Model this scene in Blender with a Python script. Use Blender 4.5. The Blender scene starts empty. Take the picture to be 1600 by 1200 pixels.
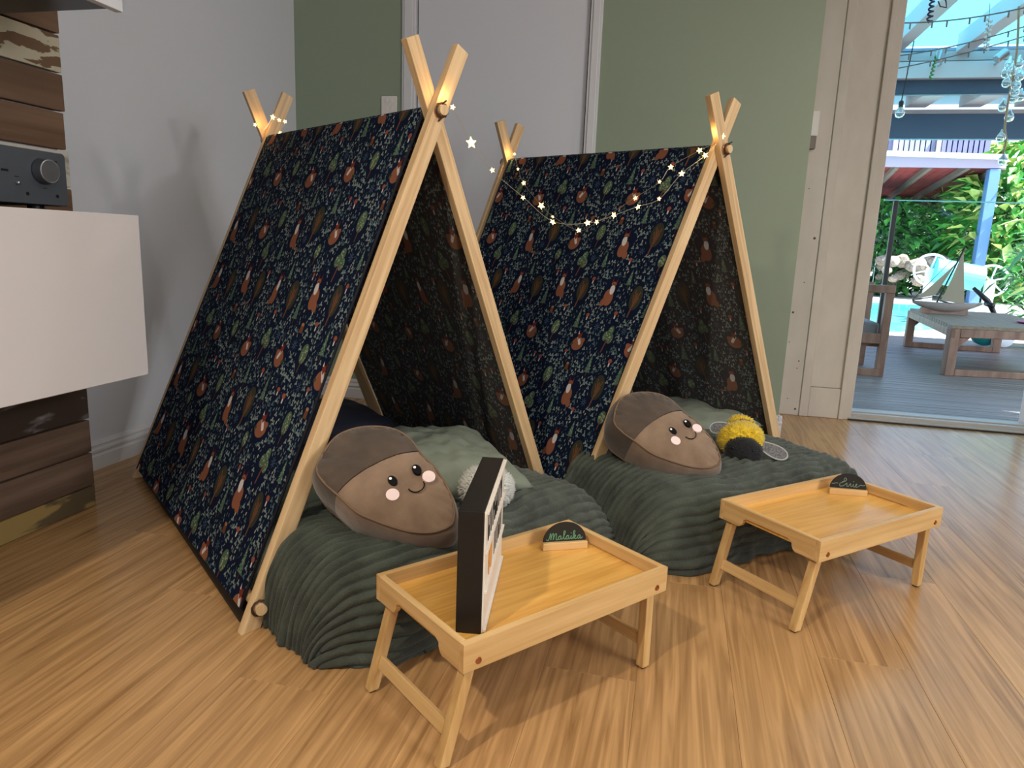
import bpy, bmesh, math, random
import numpy as np
from mathutils import Vector, Matrix, noise
random.seed(7)
S = bpy.context.scene
COL = S.collection
V = Vector
PI = math.pi

# ------------------------------------------------------------------ camera, world, light, exposure
CAM = V((0, 0, 0.8556))
cr, cu, cf = V((0.97181179, 0.23268643, 0.03793255)), V((-0.08156227, 0.18086453, 0.98012021)), V((-0.22120002, 0.95558623, -0.19474471))
FPX = 1092.85
cam_d = bpy.data.cameras.new('camera')
cam_d.sensor_width = 36
cam_d.lens = FPX / 1600 * 36
cam_d.clip_start = 0.02
cam_d.clip_end = 200
cam = bpy.data.objects.new('camera', cam_d)
COL.objects.link(cam)
m3 = Matrix((cr, cu, -cf)).transposed()
cam.matrix_world = Matrix.Translation(CAM) @ m3.to_4x4()
S.camera = cam

def at(x, y, Y):
    "a point on the plane Y=const seen in direction (x, y) of the 1600x1200 frame, in metres"
    d = cf + cr * ((x - 800) / FPX) - cu * ((y - 600) / FPX)
    return CAM + d * ((Y - CAM.y) / d.y)

S.view_settings.view_transform = 'Standard'
S.view_settings.look = 'None'
S.view_settings.gamma = 1
S.view_settings.use_curve_mapping = False
S.view_settings.exposure = 0.0

w = bpy.data.worlds.new('world')
S.world = w
w.use_nodes = True
nt = w.node_tree
bg = nt.nodes['Background']
sky = nt.nodes.new('ShaderNodeTexSky')
sky.sky_type = 'NISHITA'
sky.sun_disc = False
sky.sun_elevation = math.radians(55)
sky.sun_rotation = math.radians(120)
sky.air_density = 1.0
sky.dust_density = 2.0
nt.links.new(sky.outputs[0], bg.inputs[0])
bg.inputs[1].default_value = 0.6

def lamp(name, kind, loc, energy, color, size=0.1, target=None, spot=None, blend=0.6):
    l = bpy.data.lights.new(name, kind)
    l.energy = energy
    l.color = color
    if kind == 'AREA':
        l.shape = 'DISK'
        l.size = size
    elif kind != 'SUN':
        l.shadow_soft_size = size
    if spot:
        l.spot_size = math.radians(spot)
        l.spot_blend = blend
    o = bpy.data.objects.new(name, l)
    o.location = loc
    if target is not None:
        o.rotation_euler = (V(target) - V(loc)).to_track_quat('-Z', 'Y').to_euler()
    COL.objects.link(o)
    return o

sun = lamp('sun', 'SUN', (10, 10, 20), 16.0, (1.0, 0.97, 0.92), target=(10 - 8, 10 + 4, 20 - 13))
sun.data.angle = math.radians(0.6)
WARM = (1.0, 0.87, 0.68)
WARM2 = (1.0, 0.91, 0.80)
NEUT = (0.95, 0.97, 1.0)
for nm, loc, e, c, tg, sz in (
        ('downlight_front', (-0.95, -0.55, 2.42), 150, WARM, (0.1, 0.9, 0), 92),
        ('downlight_middle', (0.65, 0.35, 2.42), 26, WARM, (0.5, 1.1, 0), 105),
        ('downlight_right', (2.3, 0.2, 2.42), 34, WARM2, (1.6, 1.2, 0), 120),
        ('downlight_hall', (1.35, 2.75, 2.42), 26, WARM2, (0.6, 2.5, 0.2), 130)):
    lamp(nm, 'SPOT', loc, e, c, 0.05, tg, sz, 0.9)
lamp('kitchen_pendant', 'SPOT', (2.95, 0.45, 1.90), 60, (1.0, 0.95, 0.88), 0.09, (-1.9, 2.0, 0.9), 120, 0.8)
lamp('ceiling_fill', 'AREA', (0.3, 0.3, 2.46), 9, NEUT, 2.2, (0.3, 0.3, 0))  # added overhead fill for the room's ambient level, no fitting there
lamp('rear_fill', 'AREA', (0.9, -2.1, 1.6), 20, (0.96, 0.98, 1.0), 1.8, (0.2, 2.0, 1.0))  # added fill from behind the camera, the wall has no window
lamp('side_fill', 'AREA', (3.1, -0.2, 1.6), 64, (0.96, 0.98, 1.0), 1.5, (-2.0, 1.6, 1.1))  # added soft fill that lifts the left wall, no window built

# ------------------------------------------------------------------ helpers
WM = {}

def link(o, parent=None, M=None):
    COL.objects.link(o)
    M = M or Matrix.Identity(4)
    if parent is not None:
        o.parent = parent
        o.matrix_basis = WM[parent.name].inverted() @ M
    else:
        o.matrix_basis = M
    WM[o.name] = M
    return o

def tag(o, label=None, cat=None, group=None, kind=None):
    if label: o['label'] = label
    if cat: o['category'] = cat
    if group: o['group'] = group
    if kind: o['kind'] = kind
    return o

def empty(name, loc=(0, 0, 0), M=None, parent=None):
    o = bpy.data.objects.new(name, None)
    o.empty_display_size = 0.05
    return link(o, parent, M or Matrix.Translation(V(loc)))

class MB:
    def __init__(s):
        s.v, s.f, s.m, s.uv = [], [], [], None
    def add(s, vs, fs, mi=0):
        k = len(s.v)
        s.v += [V(a) for a in vs]
        s.f += [[i + k for i in f] for f in fs]
        s.m += [mi] * len(fs)
    def box(s, a, b, mi=0, M=None):
        x0, y0, z0 = a; x1, y1, z1 = b
        vs = [V(c) for c in ((x0, y0, z0), (x1, y0, z0), (x1, y1, z0), (x0, y1, z0), (x0, y0, z1), (x1, y0, z1), (x1, y1, z1), (x0, y1, z1))]
        if M: vs = [M @ c for c in vs]
        s.add(vs, [[3, 2, 1, 0], [4, 5, 6, 7], [0, 1, 5, 4], [1, 2, 6, 5], [2, 3, 7, 6], [3, 0, 4, 7]], mi)
    def hexa(s, p8, mi=0):
        s.add(p8, [[3, 2, 1, 0], [4, 5, 6, 7], [0, 1, 5, 4], [1, 2, 6, 5], [2, 3, 7, 6], [3, 0, 4, 7]], mi)
    def prism(s, pts, h0, h1, M=None, mi=0):
        n = len(pts)
        vs = [V((p[0], p[1], h0)) for p in pts] + [V((p[0], p[1], h1)) for p in pts]
        if M: vs = [M @ c for c in vs]
        fs = [list(range(n))[::-1], list(range(n, 2 * n))] + [[i, (i + 1) % n, n + (i + 1) % n, n + i] for i in range(n)]
        s.add(vs, fs, mi)
    def tube(s, pts, r, n=8, mi=0, closed=False, caps=True):
        pts = [V(p) for p in pts]
        N = len(pts)
        rr = r if isinstance(r, (list, tuple)) else [r] * N
        vs = []
        up = None
        for i, p in enumerate(pts):
            if closed: t = pts[(i + 1) % N] - pts[i - 1]
            else: t = pts[min(i + 1, N - 1)] - pts[max(i - 1, 0)]
            t.normalize()
            if up is None:
                up = t.orthogonal().normalized()
            up = (up - t * up.dot(t))
            if up.length < 1e-6: up = t.orthogonal()
            up.normalize()
            b = t.cross(up)
            for k in range(n):
                a = 2 * PI * k / n
                vs.append(p + (up * math.cos(a) + b * math.sin(a)) * rr[i])
        fs = []
        for i in range(N if closed else N - 1):
            j = (i + 1) % N
            for k in range(n):
                k2 = (k + 1) % n
                fs.append([i * n + k, i * n + k2, j * n + k2, j * n + k])
        if caps and not closed:
            fs.append(list(range(n))[::-1])
            fs.append([(N - 1) * n + k for k in range(n)])
        s.add(vs, fs, mi)
    def lathe(s, prof, n=24, M=None, mi=0):
        vs, fs = [], []
        for r, z in prof:
            for k in range(n):
                a = 2 * PI * k / n
                vs.append(V((r * math.cos(a), r * math.sin(a), z)))
        if M: vs = [M @ c for c in vs]
        for i in range(len(prof) - 1):
            for k in range(n):
                k2 = (k + 1) % n
                fs.append([i * n + k, i * n + k2, (i + 1) * n + k2, (i + 1) * n + k])
        fs.append(list(range(n))[::-1])
        fs.append([(len(prof) - 1) * n + k for k in range(n)])
        s.add(vs, fs, mi)
    def grid(s, nu, nv, fn, mi=0, flip=False):
        vs = [fn(i / nu, j / nv) for j in range(nv + 1) for i in range(nu + 1)]
        fs = []
        for j in range(nv):
            for i in range(nu):
                a = j * (nu + 1) + i
                q = [a, a + 1, a + nu + 2, a + nu + 1]
                fs.append(q[::-1] if flip else q)
        s.add(vs, fs, mi)
    def mesh(s, name, mats, smooth=False, bevel=0, seg=1, M=None):
        me = bpy.data.meshes.new(name)
        vs = [M @ a for a in s.v] if M else s.v
        me.from_pydata([tuple(a) for a in vs], [], s.f)
        mats = mats if isinstance(mats, (list, tuple)) else [mats]
        for a in mats: me.materials.append(a)
        if len(mats) > 1: me.polygons.foreach_set('material_index', s.m)
        if bevel:
            bm = bmesh.new(); bm.from_mesh(me)
            bmesh.ops.recalc_face_normals(bm, faces=bm.faces)
            es = [e for e in bm.edges if len(e.link_faces) == 2 and e.calc_face_angle(0) > 0.5]
            bmesh.ops.bevel(bm, geom=es, offset=bevel, segments=seg, affect='EDGES', profile=0.7)
            bm.to_mesh(me); bm.free()
        if smooth: me.polygons.foreach_set('use_smooth', [True] * len(me.polygons))
        me.update()
        return me
    def build(s, name, mats, parent=None, smooth=False, bevel=0, seg=1, loc=None, M=None):
        "mesh data in world coordinates; origin moved to loc (or kept local to M)"
        if M is None:
            if loc is None:
                lo = [min(a[i] for a in s.v) for i in range(3)]; hi = [max(a[i] for a in s.v) for i in range(3)]
                loc = V(((lo[0] + hi[0]) / 2, (lo[1] + hi[1]) / 2, lo[2]))
            Mo = Matrix.Translation(V(loc))
            me = s.mesh(name, mats, smooth, bevel, seg, Mo.inverted())
        else:
            Mo = M
            me = s.mesh(name, mats, smooth, bevel, seg)
        return link(bpy.data.objects.new(name, me), parent, Mo)

def shared(name, me, parent=None, M=None):
    return link(bpy.data.objects.new(name, me), parent, M)

def copy_tree(o, M, label=None, parent=None):
    c = o.copy(); COL.objects.link(c)
    c.parent = parent
    if parent is None:
        c.matrix_basis = M
        if label: c['label'] = label
    WM[c.name] = M
    for ch in list(o.children): copy_tree(ch, M, None, c)
    return c

def frame_M(o, x, y, z):
    x, y, z = V(x).normalized(), V(y).normalized(), V(z).normalized()
    return Matrix.Translation(V(o)) @ Matrix((x, y, z)).transposed().to_4x4()

# ------------------------------------------------------------------ materials
def srgb(r, g, b):
    f = lambda c: (c / 255 / 12.92) if c / 255 <= 0.04045 else ((c / 255 + 0.055) / 1.055) ** 2.4
    return (f(r), f(g), f(b), 1)

def mat(name, col, rough=0.5, col2=None, scale=(20, 20, 20), nscale=1.0, detail=3, bump=0.0, bscale=80, metal=0, coat=0, rnd=0.0,
        lo=0.35, hi=0.65, coord='Object', sheen=0, spec=None, trans=0, alpha=1, emit=None, estr=0, ior=None, dist=0.0, band=False, bdist=0.002):
    m = bpy.data.materials.new(name)
    m.use_nodes = True
    N, L = m.node_tree.nodes, m.node_tree.links
    b = N['Principled BSDF']
    b.inputs['Roughness'].default_value = rough
    b.inputs['Metallic'].default_value = metal
    b.inputs['Coat Weight'].default_value = coat
    b.inputs['Sheen Weight'].default_value = sheen
    b.inputs['Transmission Weight'].default_value = trans
    b.inputs['Alpha'].default_value = alpha
    if spec is not None: b.inputs['Specular IOR Level'].default_value = spec
    if ior: b.inputs['IOR'].default_value = ior
    if emit:
        b.inputs['Emission Color'].default_value = emit
        b.inputs['Emission Strength'].default_value = estr
    tc = N.new('ShaderNodeTexCoord')
    mp = N.new('ShaderNodeMapping')
    mp.inputs['Scale'].default_value = scale
    src = tc.outputs[coord] if coord != 'World' else N.new('ShaderNodeNewGeometry').outputs['Position']
    L.new(src, mp.inputs[0])
    vec = mp.outputs[0]
    oi = N.new('ShaderNodeObjectInfo')
    if rnd:
        ad = N.new('ShaderNodeVectorMath'); ad.operation = 'ADD'
        mu = N.new('ShaderNodeMath'); mu.operation = 'MULTIPLY'; mu.inputs[1].default_value = 37.0
        L.new(oi.outputs['Random'], mu.inputs[0])
        L.new(vec, ad.inputs[0]); L.new(mu.outputs[0], ad.inputs[1])
        vec = ad.outputs[0]
    if col2:
        n = N.new('ShaderNodeTexNoise')
        n.inputs['Scale'].default_value = nscale
        n.inputs['Detail'].default_value = detail
        n.inputs['Distortion'].default_value = dist
        L.new(vec, n.inputs['Vector'])
        r = N.new('ShaderNodeValToRGB')
        r.color_ramp.elements[0].position = lo; r.color_ramp.elements[0].color = col
        r.color_ramp.elements[1].position = hi; r.color_ramp.elements[1].color = col2
        L.new(n.outputs['Fac'], r.inputs[0])
        out = r.outputs[0]
    else:
        rg = N.new('ShaderNodeRGB'); rg.outputs[0].default_value = col
        out = rg.outputs[0]
    if rnd:
        hs = N.new('ShaderNodeHueSaturation')
        mr = N.new('ShaderNodeMapRange')
        mr.inputs['To Min'].default_value = 1 - rnd; mr.inputs['To Max'].default_value = 1 + rnd
        L.new(oi.outputs['Random'], mr.inputs['Value'])
        L.new(mr.outputs[0], hs.inputs['Value'])
        L.new(out, hs.inputs['Color'])
        out = hs.outputs[0]
    L.new(out, b.inputs['Base Color'])
    if bump:
        n2 = N.new('ShaderNodeTexNoise')
        n2.inputs['Scale'].default_value = bscale
        n2.inputs['Detail'].default_value = 4
        L.new(tc.outputs['Object'], n2.inputs['Vector'])
        bp = N.new('ShaderNodeBump')
        bp.inputs['Strength'].default_value = bump
        bp.inputs['Distance'].default_value = bdist
        L.new(n2.outputs['Fac'], bp.inputs['Height'])
        L.new(bp.outputs[0], b.inputs['Normal'])
    return m

M_wall_grey = mat('grey_wall_paint', srgb(212, 214, 220), 0.6, bump=0.15, bscale=300)
M_wall_green = mat('sage_wall_paint', srgb(140, 153, 132), 0.6, bump=0.15, bscale=300)
M_trim = mat('white_gloss_paint', srgb(214, 214, 216), 0.3)
M_cream = mat('cream_weathered_paint', srgb(204, 196, 186), 0.6, srgb(194, 186, 175), (4, 4, 2), 2, bump=0.3, bscale=90)
M_ceiling = mat('ceiling_paint', srgb(225, 225, 222), 0.8)
M_floor = mat('honey_laminate', srgb(138, 102, 64), 0.24, srgb(196, 154, 104), (52, 2.2, 1), 1.0, detail=9, rnd=0.08, lo=0.25, hi=0.72, dist=1.2, spec=0.4)
M_joint = mat('dark_joint', srgb(70, 48, 30), 0.8)
M_pole = mat('pale_pine', srgb(190, 156, 112), 0.5, srgb(216, 186, 142), (34, 34, 1.4), 1.2, detail=4, rnd=0.04, dist=1.5)
M_bamboo = mat('bamboo', srgb(202, 158, 98), 0.38, srgb(220, 180, 120), (40, 3, 40), 1.0, detail=4, rnd=0.03)
M_bamboo_x = mat('bamboo_lengthwise', srgb(194, 154, 98), 0.38, srgb(216, 180, 126), (2.5, 60, 60), 1.0, detail=4, rnd=0.03)
M_bamboo_y = mat('bamboo_crosswise', srgb(194, 154, 98), 0.38, srgb(216, 180, 126), (60, 2.5, 60), 1.0, detail=4, rnd=0.03)
M_bamboo_z = mat('bamboo_upright', srgb(190, 150, 94), 0.38, srgb(212, 176, 120), (60, 60, 4), 1.0, detail=4, rnd=0.03)
M_bamboo_top = mat('bamboo_tray_top', srgb(204, 150, 72), 0.22, srgb(226, 174, 92), (3, 50, 3), 1.2, detail=5, dist=0.6)
M_black = mat('black_plastic', srgb(17, 16, 16), 0.45)
M_black_gloss = mat('black_gloss', srgb(20, 22, 26), 0.2)
M_white_pl = mat('white_plastic', srgb(225, 220, 214), 0.4)
M_cab_white = mat('white_cabinet_lacquer', srgb(214, 208, 206), 0.4)
M_cab_dark = mat('dark_cabinet', srgb(44, 46, 50), 0.35)
M_amp = mat('grey_amplifier_metal', srgb(92, 97, 104), 0.42, metal=0.5, bump=0.05, bscale=500)
M_silver = mat('silver', srgb(190, 192, 195), 0.25, metal=0.9)
M_bronze = mat('bronze_metal', srgb(170, 120, 80), 0.3, metal=0.8)
M_elastic = mat('brown_elastic', srgb(60, 34, 22), 0.7)
M_plush = mat('dark_green_plush', srgb(46, 52, 45), 0.95, srgb(76, 83, 73), (1, 1, 1), 14, detail=8, bump=0.8, bscale=260, sheen=0.12, lo=0.3, hi=0.75, bdist=0.004)
M_sage = mat('sage_cotton', srgb(104, 112, 100), 0.9, srgb(120, 128, 114), (1, 1, 1), 3, bump=0.5, bscale=12, bdist=0.02)
M_navy = mat('navy_mattress_cloth', srgb(24, 28, 44), 0.8, bump=0.3, bscale=20, bdist=0.01)
M_acorn = mat('brown_velour', srgb(108, 86, 68), 0.9, srgb(138, 114, 92), (1, 1, 1), 14, detail=5, sheen=0.4, bump=0.4, bscale=60, lo=0.3, hi=0.72, bdist=0.004)
M_acorn_cap = mat('dark_brown_velour', srgb(60, 48, 38), 0.9, srgb(76, 62, 50), (1, 1, 1), 14, sheen=0.3, bump=0.4, bscale=60, bdist=0.004)
M_piping = mat('tan_piping', srgb(112, 90, 70), 0.9)
M_eye = mat('black_embroidery', srgb(6, 6, 8), 0.6, spec=0.15)
M_cheek = mat('pink_embroidery', srgb(238, 214, 212), 0.7)
M_white = mat('white_thread', srgb(240, 240, 240), 0.6)
M_yellow = mat('yellow_fur', srgb(216, 178, 30), 0.95, srgb(240, 212, 60), (1, 1, 1), 60, sheen=0.3)
M_blackfur = mat('black_fur', srgb(14, 15, 20), 0.9, sheen=0.2)
M_net = mat('grey_wing_mesh', srgb(120, 120, 122), 0.6, srgb(70, 70, 74), (1, 1, 1), 260)
M_fluff = mat('white_fleece', srgb(205, 205, 198), 0.95, sheen=0.4)
M_chalk = mat('chalkboard', srgb(18, 20, 20), 0.6)
M_ink = mat('green_chalk_ink', srgb(92, 142, 110), 0.8)
M_ink2 = mat('grey_chalk_ink', srgb(112, 134, 122), 0.8)
M_star = mat('lit_star', srgb(255, 220, 150), 0.5, emit=(1.0, 0.66, 0.24, 1), estr=4)
M_wire = mat('silver_wire', srgb(200, 190, 170), 0.3, metal=0.7)
M_hem = mat('dark_hem', srgb(14, 18, 34), 0.85)
M_dark_sheet = mat('dark_brown_sheet', srgb(42, 30, 18), 0.8)  # dark brown for the thin sheet under each tent
M_steel_scr = mat('brass_screw', srgb(170, 105, 70), 0.35, metal=0.9)
M_letter = mat('black_letter', srgb(25, 25, 25), 0.5)
M_orange = mat('orange_print', srgb(220, 150, 70), 0.5)
M_lightpanel = mat('milky_panel', srgb(226, 216, 204), 0.35)

# weathered cladding boards
M_board_brown = mat('brown_board', srgb(92, 66, 46), 0.65, srgb(116, 88, 66), (30, 1.6, 30), 1.0, detail=6, rnd=0.12, bump=0.3, bscale=40)
M_board_dark = mat('dark_board', srgb(80, 60, 46), 0.7, srgb(112, 90, 74), (30, 1.6, 30), 1.0, detail=6, rnd=0.1, bump=0.3, bscale=40)
def patchy(name, under, paint, lo, hi, scale):
    return mat(name, under, 0.7, paint, scale, 1.0, detail=6, lo=lo, hi=hi, bump=0.4, bscale=60, dist=0.3)
M_board_white = patchy('flaking_white_board', srgb(106, 80, 56), srgb(186, 178, 154), 0.45, 0.47, (26, 9, 34))
M_board_cream = patchy('cream_board', srgb(150, 140, 124), srgb(196, 190, 178), 0.33, 0.42, (14, 8, 20))
M_board_scuff = patchy('scuffed_board', srgb(58, 44, 34), srgb(130, 126, 124), 0.56, 0.72, (20, 8, 24))
M_board_yellow = patchy('yellow_stained_board', srgb(84, 70, 46), srgb(142, 118, 68), 0.47, 0.53, (9, 4, 14))

# ------------------------------------------------------------------ woodland cloth print (flat print, drawn as a repeat)
TN = 1024
TILE = 0.50
def make_print():
    img = np.empty((TN, TN, 3)); img[:] = np.array(srgb(21, 32, 60)[:3])
    rng = np.random.RandomState(3)
    def put(cx, cy, rad, fn, col):
        x0, y0, R = int(cx), int(cy), int(rad) + 3
        ix = np.arange(x0 - R, x0 + R + 1); iy = np.arange(y0 - R, y0 + R + 1)
        X, Y = np.meshgrid(ix - cx, iy - cy)
        a = np.clip(0.5 - fn(X, Y), 0, 1)[..., None]
        sl = np.ix_(iy % TN, ix % TN)
        img[sl] = img[sl] * (1 - a) + np.array(srgb(*col)[:3]) * a
    def ell(cx, cy, a, b, ang, col):
        c, s = math.cos(ang), math.sin(ang)
        put(cx, cy, max(a, b), lambda X, Y: (np.sqrt(((X * c + Y * s) / a) ** 2 + ((-X * s + Y * c) / b) ** 2) - 1) * min(a, b), col)
    def poly(cx, cy, pts, col):
        # convex polygon, counter-clockwise
        R = max(math.hypot(*p) for p in pts)
        def fn(X, Y):
            d = np.full(X.shape, -1e9)
            for i in range(len(pts)):
                (ax, ay), (bx, by) = pts[i], pts[(i + 1) % len(pts)]
                L = math.hypot(bx - ax, by - ay)
                d = np.maximum(d, ((X - ax) * (by - ay) - (Y - ay) * (bx - ax)) / L)
            return d
        put(cx, cy, R, fn, col)
    def seg(ax, ay, bx, by, r, col):
        cx, cy = (ax + bx) / 2, (ay + by) / 2
        dx, dy = bx - ax, by - ay; L2 = dx * dx + dy * dy + 1e-9
        def fn(X, Y):
            t = np.clip(((X + cx - ax) * dx + (Y + cy - ay) * dy) / L2, 0, 1)
            return np.hypot(X + cx - ax - t * dx, Y + cy - ay - t * dy) - r
        put(cx, cy, math.sqrt(L2) / 2 + r, fn, col)
    RUST, WHITE, TEAL, MID = (166, 106, 80), (240, 234, 230), (152, 170, 166), (96, 122, 128)
    occ = []
    def free(x, y, r):
        for (a, b, rx, ry) in occ:
            dx = (x - a + TN / 2) % TN - TN / 2; dy = (y - b + TN / 2) % TN - TN / 2
            if (dx / (rx + r)) ** 2 + (dy / (ry + r)) ** 2 < 1: return False
        return True
    def fox_up(x, y, m=1):
        occ.append((x, y, 55, 105))
        ell(x, y - 35, 40, 58, 0.15 * m, RUST)
        ell(x - 30 * m, y - 70, 22, 34, -0.5 * m, RUST)
        ell(x + 12 * m, y + 20, 20, 34, 0.1, WHITE)
        poly(x + 10 * m, y + 52, [(0, -26), (22, 8), (12, 22), (-12, 22), (-22, 8)], RUST)
        poly(x + 10 * m, y + 44, [(0, -18), (12, 2), (0, 6), (-12, 2)], WHITE)
        for s in (-1, 1):
            poly(x + 10 * m + s * 15, y + 82, [(-8, -14), (8, -14), (s * 4, 18)], (120, 50, 44))
            seg(x + 10 * m + s * 6, y + 56, x + 10 * m + s * 9, y + 58, 2.5, (20, 20, 30))
    def fox_curl(x, y, m=1):
        occ.append((x, y, 70, 70))
        ell(x, y - 12, 56, 46, 0.2 * m, RUST)
        ell(x + 30 * m, y + 6, 34, 20, 0.7 * m, RUST)
        seg(x - 6 * m, y + 30, x + 20 * m, y - 8, 11, WHITE)
        poly(x - 2 * m, y + 38, [(0, -24), (22, 6), (10, 20), (-10, 20), (-22, 6)], (140, 62, 44))
        for s in (-1, 1): poly(x - 2 * m + s * 15, y + 62, [(-7, -10), (7, -10), (s * 4, 16)], WHITE if s < 0 else (120, 50, 44))
        ell(x - 55 * m, y - 20, 14, 10, 0.5, (70, 90, 60))
    def olive(x, y):
        occ.append((x, y, 62, 110))
        ell(x, y + 22, 54, 82, 0.08, (70, 70, 56))
        seg(x - 14, y - 105, x + 2, y + 50, 6, (134, 92, 66))
        for dx, dy, ax in ((26, 60, -6), (-30, 40, -30), (24, 22, -36), (-20, 72, 0)):
            seg(x + dx * 0.1, y + ax + 0, x + dx, y + dy, 4, (134, 92, 66))
    def leafy(x, y, k=1.0):
        occ.append((x, y, 46 * k, 84 * k))
        ell(x, y + 14 * k, 36 * k, 52 * k, -0.1, (98, 122, 96))
        for i in range(26):
            a = rng.uniform(0, 6.28); r = math.sqrt(rng.uniform(0, 0.8))
            ell(x + 34 * k * r * math.cos(a), y + 14 * k + 48 * k * r * math.sin(a), 4.5, 3, a, (186, 200, 164))
        seg(x - 8 * k, y - 80 * k, x, y - 10 * k, 4, (120, 80, 60))
    def triple(x, y):
        occ.append((x, y, 60, 100))
        seg(x - 14, y - 92, x + 4, y + 10, 5, (134, 86, 70))
        for dx, dy in ((-24, 14), (26, 0), (8, 52)):
            ell(x + dx, y + dy, 26, 34, -0.2, (94, 120, 96))
            for i in range(12):
                a = rng.uniform(0, 6.28); r = math.sqrt(rng.uniform(0, 0.75))
                ell(x + dx + 24 * r * math.cos(a), y + dy + 32 * r * math.sin(a), 4, 2.8, a, (186, 200, 166))
        seg(x, y - 30, x + 24, y - 6, 3, (134, 86, 70))
    def pine(x, y, k=1.0):
        occ.append((x, y, 36 * k, 74 * k))
        seg(x, y - 70 * k, x, y - 40 * k, 4, (90, 62, 50))
        for i in range(5):
            yy = y - 44 * k + i * 24 * k; ww = (36 - i * 6) * k
            poly(x, yy + 16 * k, [(-ww, -18 * k), (ww, -18 * k), (0, 22 * k)], (98, 126, 108))
        for i in range(16):
            t = rng.uniform(0, 1); ell(x + rng.uniform(-1, 1) * (26 - 22 * t) * k, y - 48 * k + t * 108 * k, 4, 2.5, rng.uniform(0, 3), (160, 190, 160))
    def shroom(x, y, k=1.0, c=(172, 98, 80)):
        occ.append((x, y, 18 * k, 30 * k))
        seg(x, y - 22 * k, x, y, 6 * k, WHITE)
        ell(x, y + 10 * k, 17 * k, 14 * k, 0, c)
    def stump(x, y):
        occ.append((x, y, 24, 34)); poly(x, y, [(-18, -26), (18, -26), (13, 18), (-13, 18)], (128, 82, 58)); ell(x, y + 18, 14, 9, 0, (186, 134, 90))
    def snow(x, y):
        occ.append((x, y, 30, 30))
        for i in range(8):
            a = i * PI / 4; seg(x + 7 * math.cos(a), y + 7 * math.sin(a), x + 25 * math.cos(a), y + 25 * math.sin(a), 1.8, (92, 118, 150))
    fox_up(180, 860); olive(430, 820); fox_up(700, 880, -1); olive(930, 840)
    fox_curl(60, 500); fox_curl(560, 520, -1); triple(310, 560); leafy(800, 560)
    fox_up(150, 170, -1); olive(400, 220); fox_curl(660, 170); leafy(900, 230, 1.1); pine(540, 330); pine(240, 360, 0.9); pine(1000, 640)
    pine(560, 770, 1.0); pine(310, 960, 0.8); triple(820, 20); stump(690, 690); stump(40, 330); leafy(530, 60, 0.8); pine(30, 40, 0.8)
    for p in ((300, 720), (820, 720), (60, 680), (690, 360), (250, 60), (1000, 420), (420, 410), (600, 960), (1010, 930), (760, 340)): shroom(*p, k=rng.uniform(0.8, 1.1))
    for p in ((180, 620), (440, 620), (920, 60), (320, 130), (680, 600), (880, 420)): snow(*p)
    n = 0
    for i in range(9000):
        x, y = rng.uniform(0, TN, 2)
        if not free(x, y, 12): continue
        k = rng.rand(); occ.append((x, y, 9, 9)); n += 1
        c = TEAL if rng.rand() < 0.6 else MID
        if k < 0.42:
            for a in (90, 210, 330):
                a = math.radians(a + rng.uniform(-20, 20)); ell(x + 7.5 * math.cos(a), y + 7.5 * math.sin(a), 6.6, 5.4, a, c)
        elif k < 0.78:
            a = rng.uniform(0.9, 2.2); seg(x - 6 * math.cos(a), y - 6 * math.sin(a), x + 6 * math.cos(a), y + 6 * math.sin(a), 2.8, c)
        elif k < 0.88:
            ell(x, y, 4.5, 9, rng.uniform(-.6, .6), (206, 204, 186))
        else:
            for q in range(4): ell(x + rng.uniform(-9, 9), y + rng.uniform(-9, 9), 2, 2, 0, MID)
    return img

def print_image():
    a = make_print()
    im = bpy.data.images.new('woodland_print', TN, TN)
    im.colorspace_settings.name = 'Non-Color'
    buf = np.ones((TN, TN, 4), dtype=np.float32)
    buf[..., :3] = np.sqrt(a)          # stored as square root, squared again in the material
    im.pixels.foreach_set(buf.ravel())
    im.update()
    im.pack()
    return im
IMG = print_image()

def cloth_mat(name, inner=False):
    m = bpy.data.materials.new(name); m.use_nodes = True
    N, L = m.node_tree.nodes, m.node_tree.links
    b = N['Principled BSDF']; b.inputs['Roughness'].default_value = 0.9
    b.inputs['Specular IOR Level'].default_value = 0.15
    uv = N.new('ShaderNodeUVMap'); uv.uv_map = 'UVMap'
    t = N.new('ShaderNodeTexImage'); t.image = IMG; t.interpolation = 'Linear'
    L.new(uv.outputs[0], t.inputs[0])
    sq = N.new('ShaderNodeVectorMath'); sq.operation = 'MULTIPLY'
    L.new(t.outputs[0], sq.inputs[0]); L.new(t.outputs[0], sq.inputs[1])
    out = sq.outputs[0]
    if inner:     # wrong side of the cloth: the print shows through a browner, greyer weave
        mx = N.new('ShaderNodeMix'); mx.data_type = 'RGBA'; mx.inputs[0].default_value = 0.38
        L.new(out, mx.inputs[6]); mx.inputs[7].default_value = srgb(140, 130, 116)
        out = mx.outputs[2]
    L.new(out, b.inputs['Base Color'])
    tr = N.new('ShaderNodeBsdfTranslucent'); L.new(out, tr.inputs[0])
    ms = N.new('ShaderNodeMixShader'); ms.inputs[0].default_value = 0.4
    L.new(b.outputs[0], ms.inputs[1]); L.new(tr.outputs[0], ms.inputs[2]); L.new(ms.outputs[0], N['Material Output'].inputs[0])
    n = N.new('ShaderNodeTexNoise'); n.inputs['Scale'].default_value = 900
    bp = N.new('ShaderNodeBump'); bp.inputs['Strength'].default_value = 0.2; bp.inputs['Distance'].default_value = 0.001
    L.new(n.outputs[0], bp.inputs['Height']); L.new(bp.outputs[0], b.inputs['Normal'])
    return m
M_cloth_out = cloth_mat('woodland_cloth_face')
M_cloth_in = cloth_mat('woodland_cloth_reverse', True)

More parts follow.
